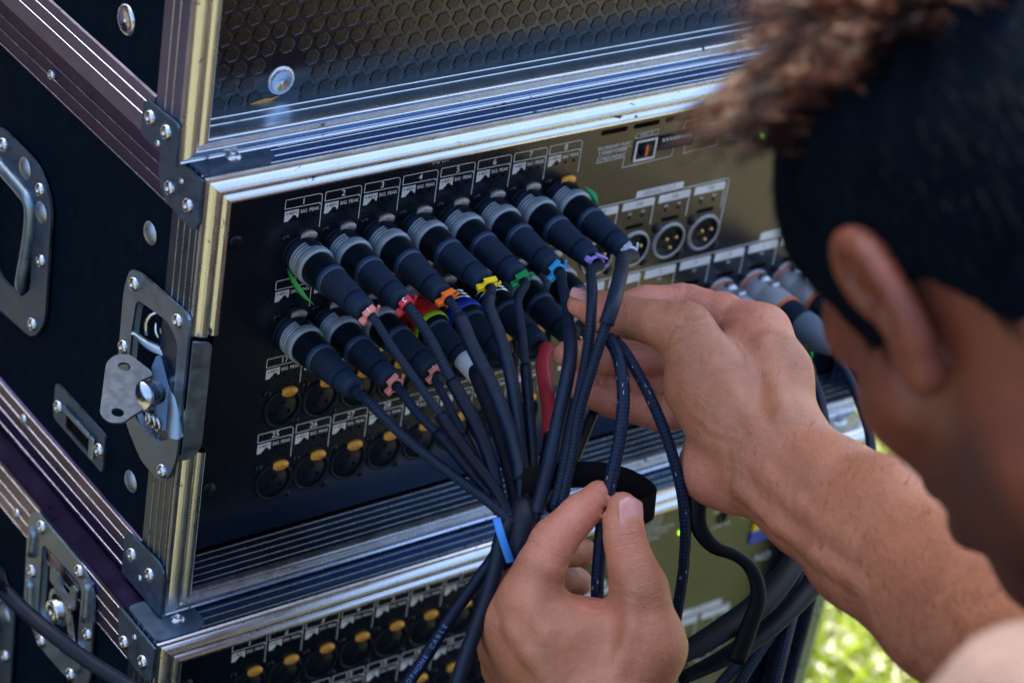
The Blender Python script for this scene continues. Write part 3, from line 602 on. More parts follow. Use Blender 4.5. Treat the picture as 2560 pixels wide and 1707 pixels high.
hexm.add([(r * math.cos(math.radians(60 * i + 12)), r * math.sin(math.radians(60 * i + 12)), z) for r, z in ((R1, 0), (R1 - 0.15, 0.42), (R2, 0.5), (R2 - 0.35, 0.12)) for i in range(6)] + [(0, 0, 0.16)],
         [(j * 6 + i, j * 6 + (i + 1) % 6, j * 6 + 6 + (i + 1) % 6, j * 6 + 6 + i) for j in range(3) for i in range(6)] + [(18 + i, 18 + (i + 1) % 6, 24) for i in range(6)])
hexme = hexm.mesh('honeycomb_cell', (0, 0, 0), 'hexcell')
cells = []
for r in range(77):
    for c in range(48):
        x = -50 + c * 10.4 + (5.2 if r % 2 else 0); z = 55.5 + r * 9.0
        if math.hypot(x + 4.4, z - 63.5) < 12 or x > TX1 - 20 or x < TX0 + 20: continue
        cells.append((x + rng.normal(0, .12), z + rng.normal(0, .12), z - 0.16 * x))
cells.sort(key=lambda q: q[2]); nb = 300
for x, z, _ in cells[:nb]: inst('honeycomb_cell', hexme, board, (x, YP - 0.02, z), ROT_FRONT)
rest = MB()
for x, z, _ in cells[nb:]: rest.add([(x + p[0], YP - 0.02 - p[2], z + p[1]) for p in hexm.v], hexm.f)
part('honeycomb_cells', rest, 'hexcell', board, kind='stuff')
wv_ = [(-46, 52.6), (-38, 54.2), (-30, 54.4), (-22, 56.0), (-13, 58.0), (-9, 57.6), (-4, 58.4), (-9, 56.2), (-16, 55.0), (-26, 53.2), (-38, 51.6), (-46, 50.3)]
part('bare_wood_chip', MB().plate([(a, b - 3.0) for a, b in wv_][::-1], 0.5, (0, YP - 0.15, 0), (1, 0, 0), (0, 0, 1)), 'wood', board)

# --- bottom case
BX0, BX1, BYF, BZ0, BZ1 = -77.0, 435.0, -44.0, -492.0, -228.0
bot = thing('flight_case', (BX0, BYF, BZ0), 'lowest black flight case under the other two, cut off by the lower edge', 'flight case', 'stacked flight cases')
case_panels(bot, BX0, BX1, BYF, YB, BZ0, BZ1 - 1.5)
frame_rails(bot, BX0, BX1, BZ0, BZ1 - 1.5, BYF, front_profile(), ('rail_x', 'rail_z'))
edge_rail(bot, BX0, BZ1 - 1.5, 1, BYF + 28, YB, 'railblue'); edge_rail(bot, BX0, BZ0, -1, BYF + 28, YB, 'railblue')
bracket(bot, BX0 - 2.0, round_poly([(6.0, -229.6), (7.8, -250.3), (24.9, -255.5), (40, -255), (45, -251), (45, -229.6)], [1, 6, 5, 4, 4, 1]), [(-15.1, -247.1), (-35.4, -245.3)], [(-25, -236.5)],
        top=(round_poly([(-78, -43), (-52, -43), (-46, -38), (-46, -10), (-78, -10)], 4), -229.0 + 0.4, [(-59, -31)]))
rivet(RV_SMALL, bot, (BX0 - 1.4, 115.3, -250.4), ROT_LEFT)
rb_ = part('corner_bracket', MB().plate(round_poly([(392, -43), (434, -43), (434, -8), (392, -8)], 5), 1.5, (0, 0, -228.6), (1, 0, 0), (0, 1, 0)), 'rivet', bot); rivet(RV_WASH, rb_, (416, -29, -227.1), (0, 0, 0))
# closed butterfly latch
PB = round_poly([(-97, -300), (-98, -240), (-91, -231), (-34, -231), (-20, -240), (-17, -300), (-36, -314), (-78, -317)], 6)
DB = round_poly([(-80, -296), (-80, -246), (-34, -243), (-33, -296), (-50, -304)], 5)
bl = part('butterfly_latch', MB().plate(PB, 1.6, (BX0 - 2.2, 0, 0), (0, -1, 0), (0, 0, 1), holes=[DB[::-1]]), 'zinc', bot)
rings = []
for sc, dx in ((1.0, 0.0), (0.92, 2.5), (0.82, 4.0), (0.02, 4.3)): rings.append([A(BX0 - 2.2 + dx, -(-57 + (p[0] + 57) * sc), -272 + (p[1] + 272) * sc) for p in DB + DB[:1]])
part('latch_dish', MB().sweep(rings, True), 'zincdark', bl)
part('spindle', MB().lathe([(0, 0.4), (2.2, 0.4), (2.4, 1.2), (6.4, 1.2), (7.0, 0), (7.0, -5), (8.5, -6)], (BX0 - 6.5, 58, -278), (-1, 0, 0), 24), 'rivet', bl)
part('latch_cam', MB().lathe([(8.0, 0), (11.0, 0), (11.0, -2.5), (8.0, -2.5)], (BX0 - 4.6, 56, -274), (-1, 0, 0), 24), 'zinc', bl)
part('latch_wing', MB().plate(round_poly([(-66, -262), (-66, -252), (-56, -252), (-52, -258), (-44, -258), (-42, -248), (-36, -248), (-36, -262), (-46, -266), (-54, -262)], 2.0), 1.6, (BX0 - 4.0, 0, 0), (0, -1, 0), (0, 0, 1)), 'zinc', bl)
part('latch_hook', MB().plate(round_poly([(-46, -262), (-40, -262), (-30, -292), (-35, -294)], 1.0), 1.4, (BX0 - 5.2, 0, 0), (0, -1, 0), (0, 0, 1)), 'rivet', bl)
part('guide_rib', MB().tube([(BX0 - 3.2, 27, -236), (BX0 - 3.6, 26.5, -262)], 3.2, 12), 'zinc', bl); part('guide_rib', MB().tube([(BX0 - 3.2, 28, -280), (BX0 - 3.6, 30, -300)], 3.2, 12), 'zinc', bl)
part('guide_rib', MB().tube([(BX0 - 3.2, 90, -243), (BX0 - 3.6, 91, -262)], 3.2, 12), 'zinc', bl); part('guide_rib', MB().tube([(BX0 - 3.2, 91, -280), (BX0 - 3.4, 88, -304)], 3.2, 12), 'zinc', bl)
for y, z in ((81.7, -236.4), (37.1, -236.0), (89.6, -272.9), (73.5, -311), (38.0, -309.0), (23.1, -269.4)): rivet(RV_RING, bl, (BX0 - 3.8, y, z), ROT_LEFT)
side_handle(bot, BX0, -10.0, -262.0)
rivet(RV_DOME, bot, (BX0 - 0.1, 2, -303), ROT_LEFT, 'dome_rivet')
# dolly board with castors under the stack
dol = thing('wheeled_dolly', (180, 190, GZ), 'black wheeled dolly board under the stack of flight cases', 'dolly')
part('board', MB().box((-70, -35, -515), (428, 415, -494.0), 2), 'laminate', dol)
for cx in (-20, 380):
    for cy in (20, 360):
        wq = part('castor', MB().box((cx - 22, cy - 22, -522), (cx + 22, cy + 22, -515.3), 2).box((cx - 24, cy - 30, -590), (cx - 20, cy + 30, -522.2), 1).box((cx + 20, cy - 30, -590), (cx + 24, cy + 30, -522.2), 1), 'zinc', dol)
        part('wheel', MB().lathe([(0, -16), (12, -16), (48, -15), (50, -12), (50, 12), (48, 15), (12, 16), (0, 16)], (cx, cy, GZ + 50), (1, 0, 0), 28), 'rubber', wq)
# ------------------------------------------------------------------ stage boxes (rack units with XLR inputs)
UX, UZ = (1, 0, 0), (0, 0, 1)
def line(mb, pts, wd, y=0.0, th=0.12):
    """printed line as a thin raised strip along a polyline in the panel plane"""
    for a, b in zip(pts[:-1], pts[1:]):
        a, b = A(*a), A(*b); d = nrm(b - a); n = A(-d[1], d[0]) * wd / 2; a = a - d * wd * 0.3; b = b + d * wd * 0.3
        q = [a - n, b - n, b + n, a + n]
        mb.add([(p[0], y - th, p[1]) for p in q], [(0, 1, 2, 3)])
def poly(mb, pts, y=0.0, th=0.12, holes=()):
    tri = tessellate_polygon([[Vector((p[0], p[1], 0)) for p in pts]])
    mb.add([(p[0], y - th, p[1]) for p in pts], [list(t) for t in tri])
# shared label print
lab = MB()
line(lab, [(21.4, -5.6), (0.2, -5.5), (0.2, -0.2)] + [(0.2, -0.2), (19.8, -0.2)] + arc(20.2, -2.2, 2.0, 90, 0, 4)[1:] + [(22.6, -20.2)], 0.42)
line(lab, [(19.5, -5.6), (20.6, -5.7), (21.9, -6.8)], 0.42)
poly(lab, [(0.4, -6.9), (8.8, -6.9), (8.8, -11.6), (7.9, -11.6)] + arc(6.2, -11.6, 1.7, 0, 180, 6) + [(4.0, -11.6), (2.9, -13.0), (0.4, -13.0)], th=0.12)
add_text(lab, 'SIG', 2.9, (11.9, -0.12, -8.75), UX, UZ, 0.03, fit=4.0); add_text(lab, 'PEAK', 2.9, (18.2, -0.12, -8.75), UX, UZ, 0.03, fit=6.0)
LAB = lab.mesh('channel_print', (0, 0, 0), 'print')
t48 = MB(); add_text(t48, '+48V', 3.1, (4.6, -0.16, -8.7), UX, UZ, 0.02, fit=7.4); T48 = t48.mesh('phantom_print', (0, 0, 0), 'printdark')
NUM = {}
def num_mesh(k):
    if k not in NUM: m = MB(); add_text(m, str(k), 5.0, (11.2, -0.12, -2.85), UX, UZ, 0.05); NUM[k] = m.mesh('channel_number', (0, 0, 0), 'print')
    return NUM[k]
sk = MB(); sk.lathe([(10.2, 0), (10.2, -0.2), (9.9, 1.0), (11.3, 1.4), (11.9, 0.9), (12.1, 0)], (0, 0, 0), (0, -1, 0), 32); sk.lathe([(0, 0.5), (8.2, 0.5), (8.6, 0.1), (10.0, 0.1)], (0, 0, 0), (0, -1, 0), 32)
SOCK = sk.mesh('xlr_socket', (0, 0, 0), 'sock')
hl = MB()
for a in (205, 335, 90): hl.lathe([(0, 0.55), (1.35, 0.55)], (4.4 * math.cos(math.radians(a)), -0.03, 4.4 * math.sin(math.radians(a)) - 0.5), (0, -1, 0), 12)
HOLES = hl.mesh('contact_holes', (0, 0, 0), 'hole')
tb = MB().plate([(5.0 * math.cos(t), 2.9 * math.sin(t)) for t in np.linspace(0, 2 * math.pi, 22, endpoint=False)], 1.2, (0, 0, 0), UX, UZ)
tb.plate([(4.6 * math.cos(t), 2.5 * math.sin(t)) for t in np.linspace(0, 2 * math.pi, 22, endpoint=False)], 0.4, (0, -1.2, 0), UX, UZ)
def flip(mb): mb.v = [(x, -abs(y) if y > 0 else y, z) for x, y, z in mb.v]; return mb
tb = MB()
ringp = lambda rx, rz, y: [(rx * math.cos(t), y, rz * math.sin(t)) for t in np.linspace(0, 2 * math.pi, 23)]
tb.sweep([ringp(5.0, 2.9, 0), ringp(5.0, 2.9, -1.3), ringp(4.6, 2.5, -1.8), ringp(0.01, 0.01, -1.95)], True)
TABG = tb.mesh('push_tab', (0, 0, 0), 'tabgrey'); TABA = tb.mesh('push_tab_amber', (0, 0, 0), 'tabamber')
tp = MB(); add_text(tp, 'PUSH', 2.3, (0, -2.0, -0.85), UX, UZ); add_text(tp, 'o#', 1.6, (0, -2.0, 1.05), UX, UZ); TABP = tp.mesh('push_lettering', (0, 0, 0), 'tabprint')
sc_ = MB().lathe([(0, 1.25), (1.2, 1.2), (2.1, 0.8), (2.5, 0.1), (2.5, 0)], (0, 0, 0), (0, -1, 0), 16); SCREW = sc_.mesh('screw', (0, 0, 0), 'screw')
sx_ = MB().box((-1.5, -1.32, -0.25), (1.5, -1.1, 0.25)).box((-0.25, -1.33, -1.5), (0.25, -1.1, 1.5)); SCROSS = sx_.mesh('screw_cross', (0, 0, 0), 'hole')
ml = MB(); ml.lathe([(10.0, 0.9), (10.1, 1.3), (10.6, 1.6), (11.6, 1.3), (12.0, 0)], (0, 0, 0), (0, -1, 0), 36); MRING = ml.mesh('male_xlr_rim', (0, 0, 0), 'sockring')
mc = MB(); mc.lathe([(9.95, 1.0), (9.9, 0.2), (9.8, 0.02), (0, 0.02)], (0, 0, 0), (0, -1, 0), 30); MCUP = mc.mesh('male_xlr_cup', (0, 0, 0), 'sock')
pn = MB().lathe([(1.15, 0), (1.15, 2.6), (0.8, 3.2), (0, 3.4)], (0, 0, 0), (0, -1, 0), 12); PIN = pn.mesh('pin', (0, 0, 0), 'gold')
OFFSOCK = A(13.3, 0, -34.3); MT['printgrey'] = mat_plain('grey_screen_print', (0.16, 0.17, 0.19), 0.5)
def stage_box(dx, dy, dz, label, amber_only, plugged, x_lo, x_hi, z_lo, z_hi):
    D = A(dx, dy, dz); P = lambda x, y, z: A(x, y, z) + D
    sb = thing('stage_box', P(x_lo, 0, z_lo), label, 'stage box', 'rack mounted stage boxes')
    pan = part('panel', MB().box(P(x_lo, 0, z_lo), P(x_hi, 3.0, z_hi), 0.8), 'panel', sb)
    part('chassis', MB().box(P(x_lo + 20, 3.2, z_lo + 3), P(x_hi - 20, 300, z_hi - 3)), 'interior', sb)
    def off(me, name, x, z, parent, y=-0.01): return inst(name, me, parent, P(x, y, z))
    for sxx in (x_lo + 19, x_hi - 19):
        for zz in (z_hi - 40, z_lo + 40): s_ = off(SCREW, 'rack_screw', sxx, zz, sb); s_.scale = (1.8, 1.4, 1.8)
    for r in range(4):
        for c in range(8):
            n = r * 8 + c + 1; x, z = c * 24.0, -48.0 * r
            pl_ = off(LAB, 'channel_print', x, z, sb); inst('phantom_print', T48, pl_, P(x, -0.01, z)).location = (0, 0, 0); inst('channel_number', num_mesh(n), pl_, P(x, -0.01, z)).location = (0, 0, 0)
            s = off(SOCK, 'xlr_socket', x + OFFSOCK[0], z + OFFSOCK[2], sb)
            if n not in plugged: inst('contact_holes', HOLES, s, ORIG[s.name])
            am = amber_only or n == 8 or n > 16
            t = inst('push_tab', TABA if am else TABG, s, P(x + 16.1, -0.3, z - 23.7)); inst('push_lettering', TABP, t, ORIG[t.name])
            for q in ((2.7, -23.1), (22.7, -45.2)):
                k = inst('screw', SCREW, s, P(x + q[0], -0.02, z + q[1])); inst('screw_cross', SCROSS, k, ORIG[k.name])
            for lx in (12.2, 18.0):
                pass
    led = MB()
    for r in range(4):
        for c in range(8):
            for lx in (7 - 0.8, 12.4, 18.2): led.lathe([(0, 0.14), (0.85, 0.14)], P(c * 24 + lx, 0, -48 * r - 12.2), (0, -1, 0), 10)
    part('indicator_lamps', led, 'hole', pan, kind='stuff')
    ip = MB(); add_text(ip, 'INPUT', 4.0, P(95, -0.13, 4.6), UX, UZ, 0.02); part('section_print', ip, 'print', sb)
    # frame line right of channel 8
    fl = MB(); q = lambda pts: [(p[0] + dx, p[1] + dz) for p in pts]
    line(fl, q([(193.6, -190), (194.3, 2), (186, 2.4)]), 0.25, dy); part('section_print', fl, 'printgrey', sb)
    # unit id block
    up = MB()
    for i, tx in enumerate(('SECONDARY PORT', '[ ] DAISY CHAIN', '[L] REDUNDANT')): add_text(up, tx, 3.0, P(214 - i * 0.4, -0.13, -8.6 - i * 3.4), UX, UZ, 0.02, 0.9)
    line(up, q([(203, -11.0), (226, -10.6)]), 0.35, dy); line(up, q([(203, -17.4), (223, -17.0), (222.4, -23.8), (258, -23.0), (258.6, -17.8)]), 0.4, dy)
    line(up, q([(228.3, -3.4), (244.4, -3.3), (244.4, -6.4), (228.3, -6.6), (228.3, -3.4)]), 0.35, dy); add_text(up, 'UNIT ID', 2.6, P(236.3, -0.13, -4.95), UX, UZ, 0.03)
    line(up, q([(262, -6.6), (263.2, -5.0), (264.4, -6.6)]), 0.4, dy); line(up, q([(263.2, -5.0), (263.4, -2.2), (280, -1.5)]), 0.4, dy)
    line(up, q([(265.6, -17.6), (266.8, -19.2), (268, -17.6)]), 0.4, dy); line(up, q([(266.8, -19.2), (266.8, -22.8), (291.5, -22.0), (292, -14)]), 0.4, dy)
    for i, tx in enumerate(('[~] GAIN', '[-] NORMAL')): add_text(up, tx, 2.6, P(281, -0.13, -7.6 - i * 3.2), UX, UZ, 0.03)
    for i, tx in enumerate(('PORT MODE', '[~] RESUME', '[-] REFRESH')): add_text(up, tx, 2.6, P(301, -0.13, -4.6 - i * 3.2), UX, UZ, 0.03)
    line(up, q([(275, -13.6), (288, -13.2)]), 0.35, dy); line(up, q([(292, -13.6), (309, -13.2)]), 0.35, dy)
    part('unit_id_print', up, 'print', sb)
    for i in range(5): part('vent_slot', MB().plate([(a + dx, b + dz) for a, b in rrect(202.7 + i * 22.9, -0.2, 221.2 + i * 22.9, 2.8, 1.4)], 0.15, (0, dy, 0), UX, UZ), 'hole', pan)
    fr = part('rotary_switch', MB().plate([(a + dx, b + dz) for a, b in rrect(229, -21.2, 244.4, -8.0, 0.6)], 0.5, (0, dy - 0.6, 0), UX, UZ, holes=[[(a + dx, b + dz) for a, b in rrect(230.2, -20.0, 243.2, -9.2, 0.3)][::-1]]), 'print', sb)
    part('switch_well', MB().box(P(230.3, -0.3, -19.9), P(243.1, -0.1, -9.3)), 'sock', fr); part('switch_rotor', MB().lathe([(0, 1.6), (3.4, 1.6), (4.4, 0.2)], P(236.7, -0.3, -14.6), (0, -1, 0), 20), 'sock', fr)
    part('rotor_arrow', MB().box(P(236.0, -2.2, -18.0), P(237.6, -1.9, -11.2)), 'tag_orange', fr)
    dp = part('dip_switch', MB().box(P(245.4, -1.2, -17.4), P(271.0, -0.1, -8.4), 0.4), 'sock', sb)
    for i in range(8): part('slider', MB().box(P(247.5 + i * 2.75, -2.2, -11.2), P(249.1 + i * 2.75, -1.2, -9.4), 0.2), 'print', dp)
    dn = MB()
    for i in range(8): add_text(dn, str(i + 1), 2.2, P(248.3 + i * 2.75, -1.25, -14.4), UX, UZ, 0.02)
    part('dip_numbers', dn, 'sockring', dp)
    # AES outputs
    pr_ = MB(); ptx = MB()
    poly(pr_, q(rrect(237.4, -47.0, 272.0, -42.0, (0, 0, 1.2, 1.2))), dy); add_text(ptx, 'AES/EBU OUT', 3.9, P(254.7, -0.2, -44.4), UX, UZ)
    line(pr_, q([(199, -47.0), (305, -46.6)] + arc(305.4, -48.6, 2.0, 90, 0, 4) + [(307.6, -84)]), 0.6, dy)
    for i, tx in enumerate(('1/2', '3/4', '5/6', '7/8')):
        x = 202.4 + 26.5 * i
        poly(pr_, q(rrect(x, -53.4, x + 23.3, -48.2, (0.3, 0.3, 1.6, 0.3))), dy); add_text(ptx, tx, 4.0, P(x + 12, -0.2, -50.8), UX, UZ); line(pr_, q([(x + 23.0, -53), (x + 23.3, -66)]), 0.5, dy)
        for k in (6.5, 16.0): add_text(pr_, 'SIG', 1.9, P(x + k, -0.13, -56.2), UX, UZ, 0.03); part('indicator_lamp', MB().lathe([(0, 0.5), (0.9, 0.4), (1.2, 0)], P(x + k, 0, -58.8), (0, -1, 0), 10), 'sock', sb)
        part('connector_slot', MB().plate([(a + dx, b + dz) for a, b in rrect(x + 5, -66.6, x + 18, -64.2, 1.1)], 0.15, (0, dy, 0), UX, UZ), 'hole', pan)
    def male(x, z):
        s = off(MRING, 'male_xlr_socket', x, z, sb); inst('socket_cup', MCUP, s, ORIG[s.name])
        for a in (150, 30, 270): inst('pin', PIN, s, P(x + 4.1 * math.cos(math.radians(a)), 0, z + 4.1 * math.sin(math.radians(a)) + 0.6))
        for qx, qz in ((-11.0, 10.2), (10.6, -10.6)): k = inst('screw', SCREW, s, P(x + qx, -0.02, z + qz)); k.scale = (1.35, 1.3, 1.35)
    for i in range(4): male(216.0 + 26.5 * i, -80.6)
    # analogue outputs
    poly(pr_, q(rrect(343.3, -96.4, 378.0, -91.2, (0, 0, 1.2, 1.2))), dy); add_text(ptx, 'OUTPUT', 3.6, P(360, -0.2, -93.8), UX, UZ)
    line(pr_, q([(196, -97.2), (384, -96.8), (386.4, -99), (386.6, -112)]), 0.6, dy)
    for i in range(7):
        x = 203.0 + 26.6 * i
        poly(pr_, q(rrect(x, -104.2, x + 23.3, -98.4, (0.3, 0.3, 1.6, 0.3))), dy); add_text(ptx, str(7 - i), 4.2, P(x + 12, -0.2, -101.4), UX, UZ); line(pr_, q([(x + 23.0, -104), (x + 23.3, -117)]), 0.5, dy)
        add_text(pr_, 'SIG', 2.0, P(x + 12, -0.13, -106.6), UX, UZ, 0.04)
        part('connector_slot', MB().plate([(a + dx, b + dz) for a, b in rrect(x + 5, -116.2, x + 18, -113.8, 1.1)], 0.15, (0, dy, 0), UX, UZ), 'hole', pan)
        male(x + 10.5, -129.5)
    for i in range(7):
        x = 203.0 + 26.6 * i; poly(pr_, q(rrect(x, -154.2, x + 23.3, -148.4, (0.3, 0.3, 1.6, 0.3))), dy); add_text(ptx, str(15 - i), 4.2, P(x + 12, -0.2, -151.4), UX, UZ); male(x + 10.5, -178.0)
    part('output_print', pr_, 'print', sb); part('output_lettering', ptx, 'printgrey', sb, kind='stuff')
    # network corner
    nw = MB(); add_text(nw, 'NETWORK', 3.4, P(361, -0.13, -15), UX, UZ, 0.04); add_text(nw, 'SYNC ON', 3.4, P(361, -0.13, -27.5), UX, UZ, 0.04)
    for i, tx in enumerate(('GAIN COMPENSATION', 'START UP MODE', 'REFRESH')): add_text(nw, tx, 2.6, P(306 - i, -0.13, -14 - 3.2 * i), UX, UZ, 0.04)
    add_text(nw, 'NO', 8.5, P(406, -0.13, -66.5), UX, UZ, 0.06); part('network_print', nw, 'print', sb, kind='stuff')
    part('round_port', MB().lathe([(0, 0.1), (3.0, 0.1), (3.4, 0.8), (4.4, 0.6), (4.6, 0)], P(360, 0, -20.8), (0, -1, 0), 20), 'sock', sb)
    for lx, lz in ((326.4, -22.5), (379.2, -24.0)): part('status_lamp', MB().lathe([(0, 1.2), (1.2, 1.0), (1.8, 0)], P(lx, 0, lz), (0, -1, 0), 14), 'ledgreen', sb)
    npt = part('network_port', MB().box(P(389, -1.5, -51), P(406, 0, -41), 0.5), 'tag_blue', sb); part('port_latch', MB().box(P(389.5, -2.0, -40.4), P(403, -0.1, -34), 0.5), 'tag_yellow', npt)
    return sb
m_, n_1, l_1, b_1 = nm('green_status_lamp'); b_1.inputs['Base Color'].default_value = (0.2, 0.6, 0.02, 1); b_1.inputs['Emission Color'].default_value = (0.35, 0.9, 0.03, 1); b_1.inputs['Emission Strength'].default_value = 0.8; MT['ledgreen'] = m_
stage_box(0, 0, 0, 'black stage box panel with numbered inputs and plugged connectors in the middle case', False, set(range(1, 17)), -47, 434, -212, 21)
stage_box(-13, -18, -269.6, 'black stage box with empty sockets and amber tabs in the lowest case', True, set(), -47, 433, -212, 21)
# ------------------------------------------------------------------ connectors and cables
def text_on(mb, txt, size, o, u, v): add_text(mb, txt, size, o, u, v, 0.03)
def sleeve(parent, name, pts, r, mat, seg=14, **k):
    return part(name, MB().tube(pts, r, seg, **k), mat, parent)
def plug_parts(c, o, style='grey', end=77.0, ks=0.78):
    """XLR plug pushed into a socket at o, axis towards -Y"""
    o = A(*o); ax = nrm((rng.normal(0, 0.02), -1, rng.normal(-0.012, 0.018))); L = lambda prof, seg=30: MB().lathe([(r_, h_ * ks) for r_, h_ in prof], o, ax, seg)
    if style == 'grey' or style == 'greyworn':
        part('shell', L([(10.2, 0.5), (10.2, 4.5), (9.8, 5.5), (9.7, 14.0)]), 'plugdark', c)
        for k in range(3): h = 6.4 + k * 2.5; part('rib', MB().lathe([(r_, h_ * ks) for r_, h_ in ((9.7, h), (10.6, h + 0.35), (10.6, h + 1.2), (9.7, h + 1.55))], o, ax, 26, a0=-2.55, a1=2.3, ref=(0, 0, 1)), 'plugring', c)
        part('front_ring', L([(9.8, 13.4), (10.75, 13.9), (10.9, 15), (10.9, 18.6), (10.6, 19.4), (9.4, 19.7)]), 'plugring', c)
        wn = MB(); n = 10
        rows = [[A(o[0] + 10.75 * math.sin(t), o[1] - h * ks, o[2] + 10.75 * math.cos(t)) for t in np.linspace(-0.2, 0.55, n)] for h in (0.8, 13.6)]
        wn.sweep(rows, True); wn.sweep([[p * 1.0 for p in r] for r in rows]); part('latch_window', wn, 'plugdark', c)
        part('body', L([(9.4, 19.0), (9.35, 24), (9.0, 30), (8.7, 35.2)]), 'plugblack', c)
    elif style == 'chrome':
        part('shell', L([(9.8, 1), (10.0, 3), (10.0, 27), (9.3, 30), (9.0, 35.2)]), 'plugblack', c)
        for h in (14.0, 18.2, 22.4): part('chrome_ring', L([(10.0, h), (10.4, h + 0.3), (10.4, h + 1.1), (10.0, h + 1.4)]), 'chrome', c)
    elif style == 'blue':
        part('shell', L([(9.8, 1), (10.0, 3), (10.0, 32), (9.0, 35.2)]), 'plugblack', c)
        for h in (12.0, 16.0, 20.0): part('chrome_ring', L([(10.0, h), (10.4, h + 0.3), (10.4, h + 0.9), (10.0, h + 1.2)]), 'chrome', c)
        part('colour_ring', L([(10.1, 24.0), (10.8, 24.4), (10.8, 31.5), (10.1, 32)]), 'tag_blue', c)
    elif style == 'tape':
        part('shell', L([(9.8, 1), (10.0, 3), (10.0, 10), (9.6, 11)]), 'plugring', c)
        part('red_tape', L([(10.3, 8.5), (10.8, 9.2), (10.6, 16), (10.9, 22), (10.6, 29.5), (10.2, 30)]), 'redtape', c)
        part('lime_ring', L([(10.3, 29.8), (10.9, 30.2), (10.8, 33.4), (10.2, 33.8)]), 'tag_lime', c)
        part('body', L([(9.6, 31), (9.5, 34), (9.3, 37.2)]), 'plugblack', c)
    part('boot_collar', L([(8.7, 35.0), (8.75, 35.4), (8.6, 38.6), (8.1, 39.2)]), 'bootblue', c)
    rb = [(8.0, 39.0)]
    h = 39.4; k = 0
    while h < 62: r = 8.15 - (h - 39) * 0.055; rb += [(r - 0.32, h), (r, h + 0.5), (r, h + 1.3), (r - 0.32, h + 1.8)]; h += 2.25
    part('boot', L(rb + [(6.75, 63.5), (6.6, 66), (6.2, 73), (5.6, end), (2.5, end + 0.3)]), 'boot', c)
    return o + ax * end * ks
def tie(c, p, d, col, num=None, r=3.4, flag=True, roll=0.0, w=2.6):
    """numbered marker tie round a cable at p, cable running along d"""
    d = nrm(d); t = nrm(CAM - p); s = nrm(np.cross(d, t)); t = np.cross(s, d); ca, sa = math.cos(roll), math.sin(roll); s, t = s * ca + t * sa, t * ca - s * sa
    b = part('marker_tie', MB().lathe([(r, -w / 2), (r + 0.3, -w / 2), (r + 1.0, -w / 2 + 0.3), (r + 1.0, w / 2 - 0.3), (r + 0.3, w / 2), (r, w / 2)], p, d, 20), 'tag_' + col, c)
    part('tie_head', MB().box((-1.8, -2.0, -1.4), (1.8, 2.0, 1.6), 0.5, (s, d, t), p + s * (r + 1.8)), 'tag_' + col, b)
    if flag: part('tie_flag', MB().box((-4.4, -1.9, 0.0), (2.6, 1.9, 1.0), 0.35, (s, d, t), p + t * (r + 0.6)), 'tag_' + col, b)
    part('tie_tail', MB().box((-2.8, -0.9, -0.5), (1.2, 0.9, 0.5), 0.2, (nrm(s + t * -0.8), d, nrm(t + s * 0.8)), p - s * (r + 1.6) - t * 0.6), 'tag_' + col, b)
    if num: m = MB(); text_on(m, str(num), 4.2, p + t * (r + 1.95) - s * 1.0, s * 1, d * -1); part('tie_number', m, 'print', b)
    return b
m = mat_plain('red_patterned_tape', (0.42, 0.016, 0.010), 0.4, 0, 0.5, 90, 0.1, 0.1); MT['redtape'] = m
nn, ll = m.node_tree.nodes, m.node_tree.links; vt = noise(nn, ll, 160, 2, 0.5, objvec(nn, ll), 1.2); rt = ramp(nn, ll, vt.outputs[0], [(0.52, (0.50, 0.016, 0.008)), (0.60, (0.04, 0.003, 0.004))]); ll.new(rt.outputs[0], m.node_tree.nodes['Principled BSDF'].inputs['Base Color'])

def sock(ch): r, c = divmod(ch - 1, 8); return A(c * 24.0, 0, -48.0 * r) + OFFSOCK
ORD = {1: 'first', 2: 'second', 3: 'third', 4: 'fourth', 5: 'fifth', 6: 'sixth', 7: 'seventh', 8: 'eighth'}
def path(p0, pts, d_end, k=1.0):
    """cable route from p0 (plug mouth) through points seen in the photo, its distance easing to d_end"""
    d0 = depth_of(p0); n = len(pts); out = [A(*p0), A(*p0) + A(0, -7, 0)]
    for i, q in enumerate(pts):
        t = ((i + 1) / n) ** k; out.append(at(q[0], q[1], (d0 - 4) + (d_end - d0 + 4) * t) if len(q) == 2 else at(*q))
    return out
def cut(P, a, b):
    """part of a polyline spline between arc fractions"""
    S = spline(P, 3.0); n = len(S); return [S[i] for i in range(int(a * (n - 1)), int(b * (n - 1)) + 1, 2)] + [S[int(b * (n - 1))]]
def cable(ch, label, pts, d_end, style='grey', tag=None, num=None, shrink=None, smat='shrink', rb=2.6, rs=3.7, k=1.0, roll=0.0, tagoff=4.0, bm='braid', extra=None):
    rb, rs = rb * 0.92, rs * 0.9
    c = thing('xlr_cable', sock(ch), label, 'audio cable', 'xlr cables plugged into the stage box')
    e = plug_parts(c, sock(ch), style); P = path(e, pts, d_end, k); S = spline(P, 3.0)
    part('cable', MB().tube(P, rb, 12), bm, c)
    if shrink: part('heatshrink_sleeve', MB().tube(cut(P, *shrink), rs, 14, step=3.0), smat, c)
    if tag: tie(c, A(*e) + nrm(S[3] - S[0]) * tagoff, S[4] - S[1], tag, num, rb + 0.5, roll=roll)
    return c, P, S
BD = 1288.0
cable(1, 'first plug of the upper row with a pink marker numbered 1 on its braided cable', [(900, 796), (950, 866), (1010, 950), (1075, 1040), (1130, 1110), (1172, 1185)], BD, tag='salmon', num=1, shrink=(0.52, 1.0), smat='shrinkdark', rb=2.4, rs=3.3)
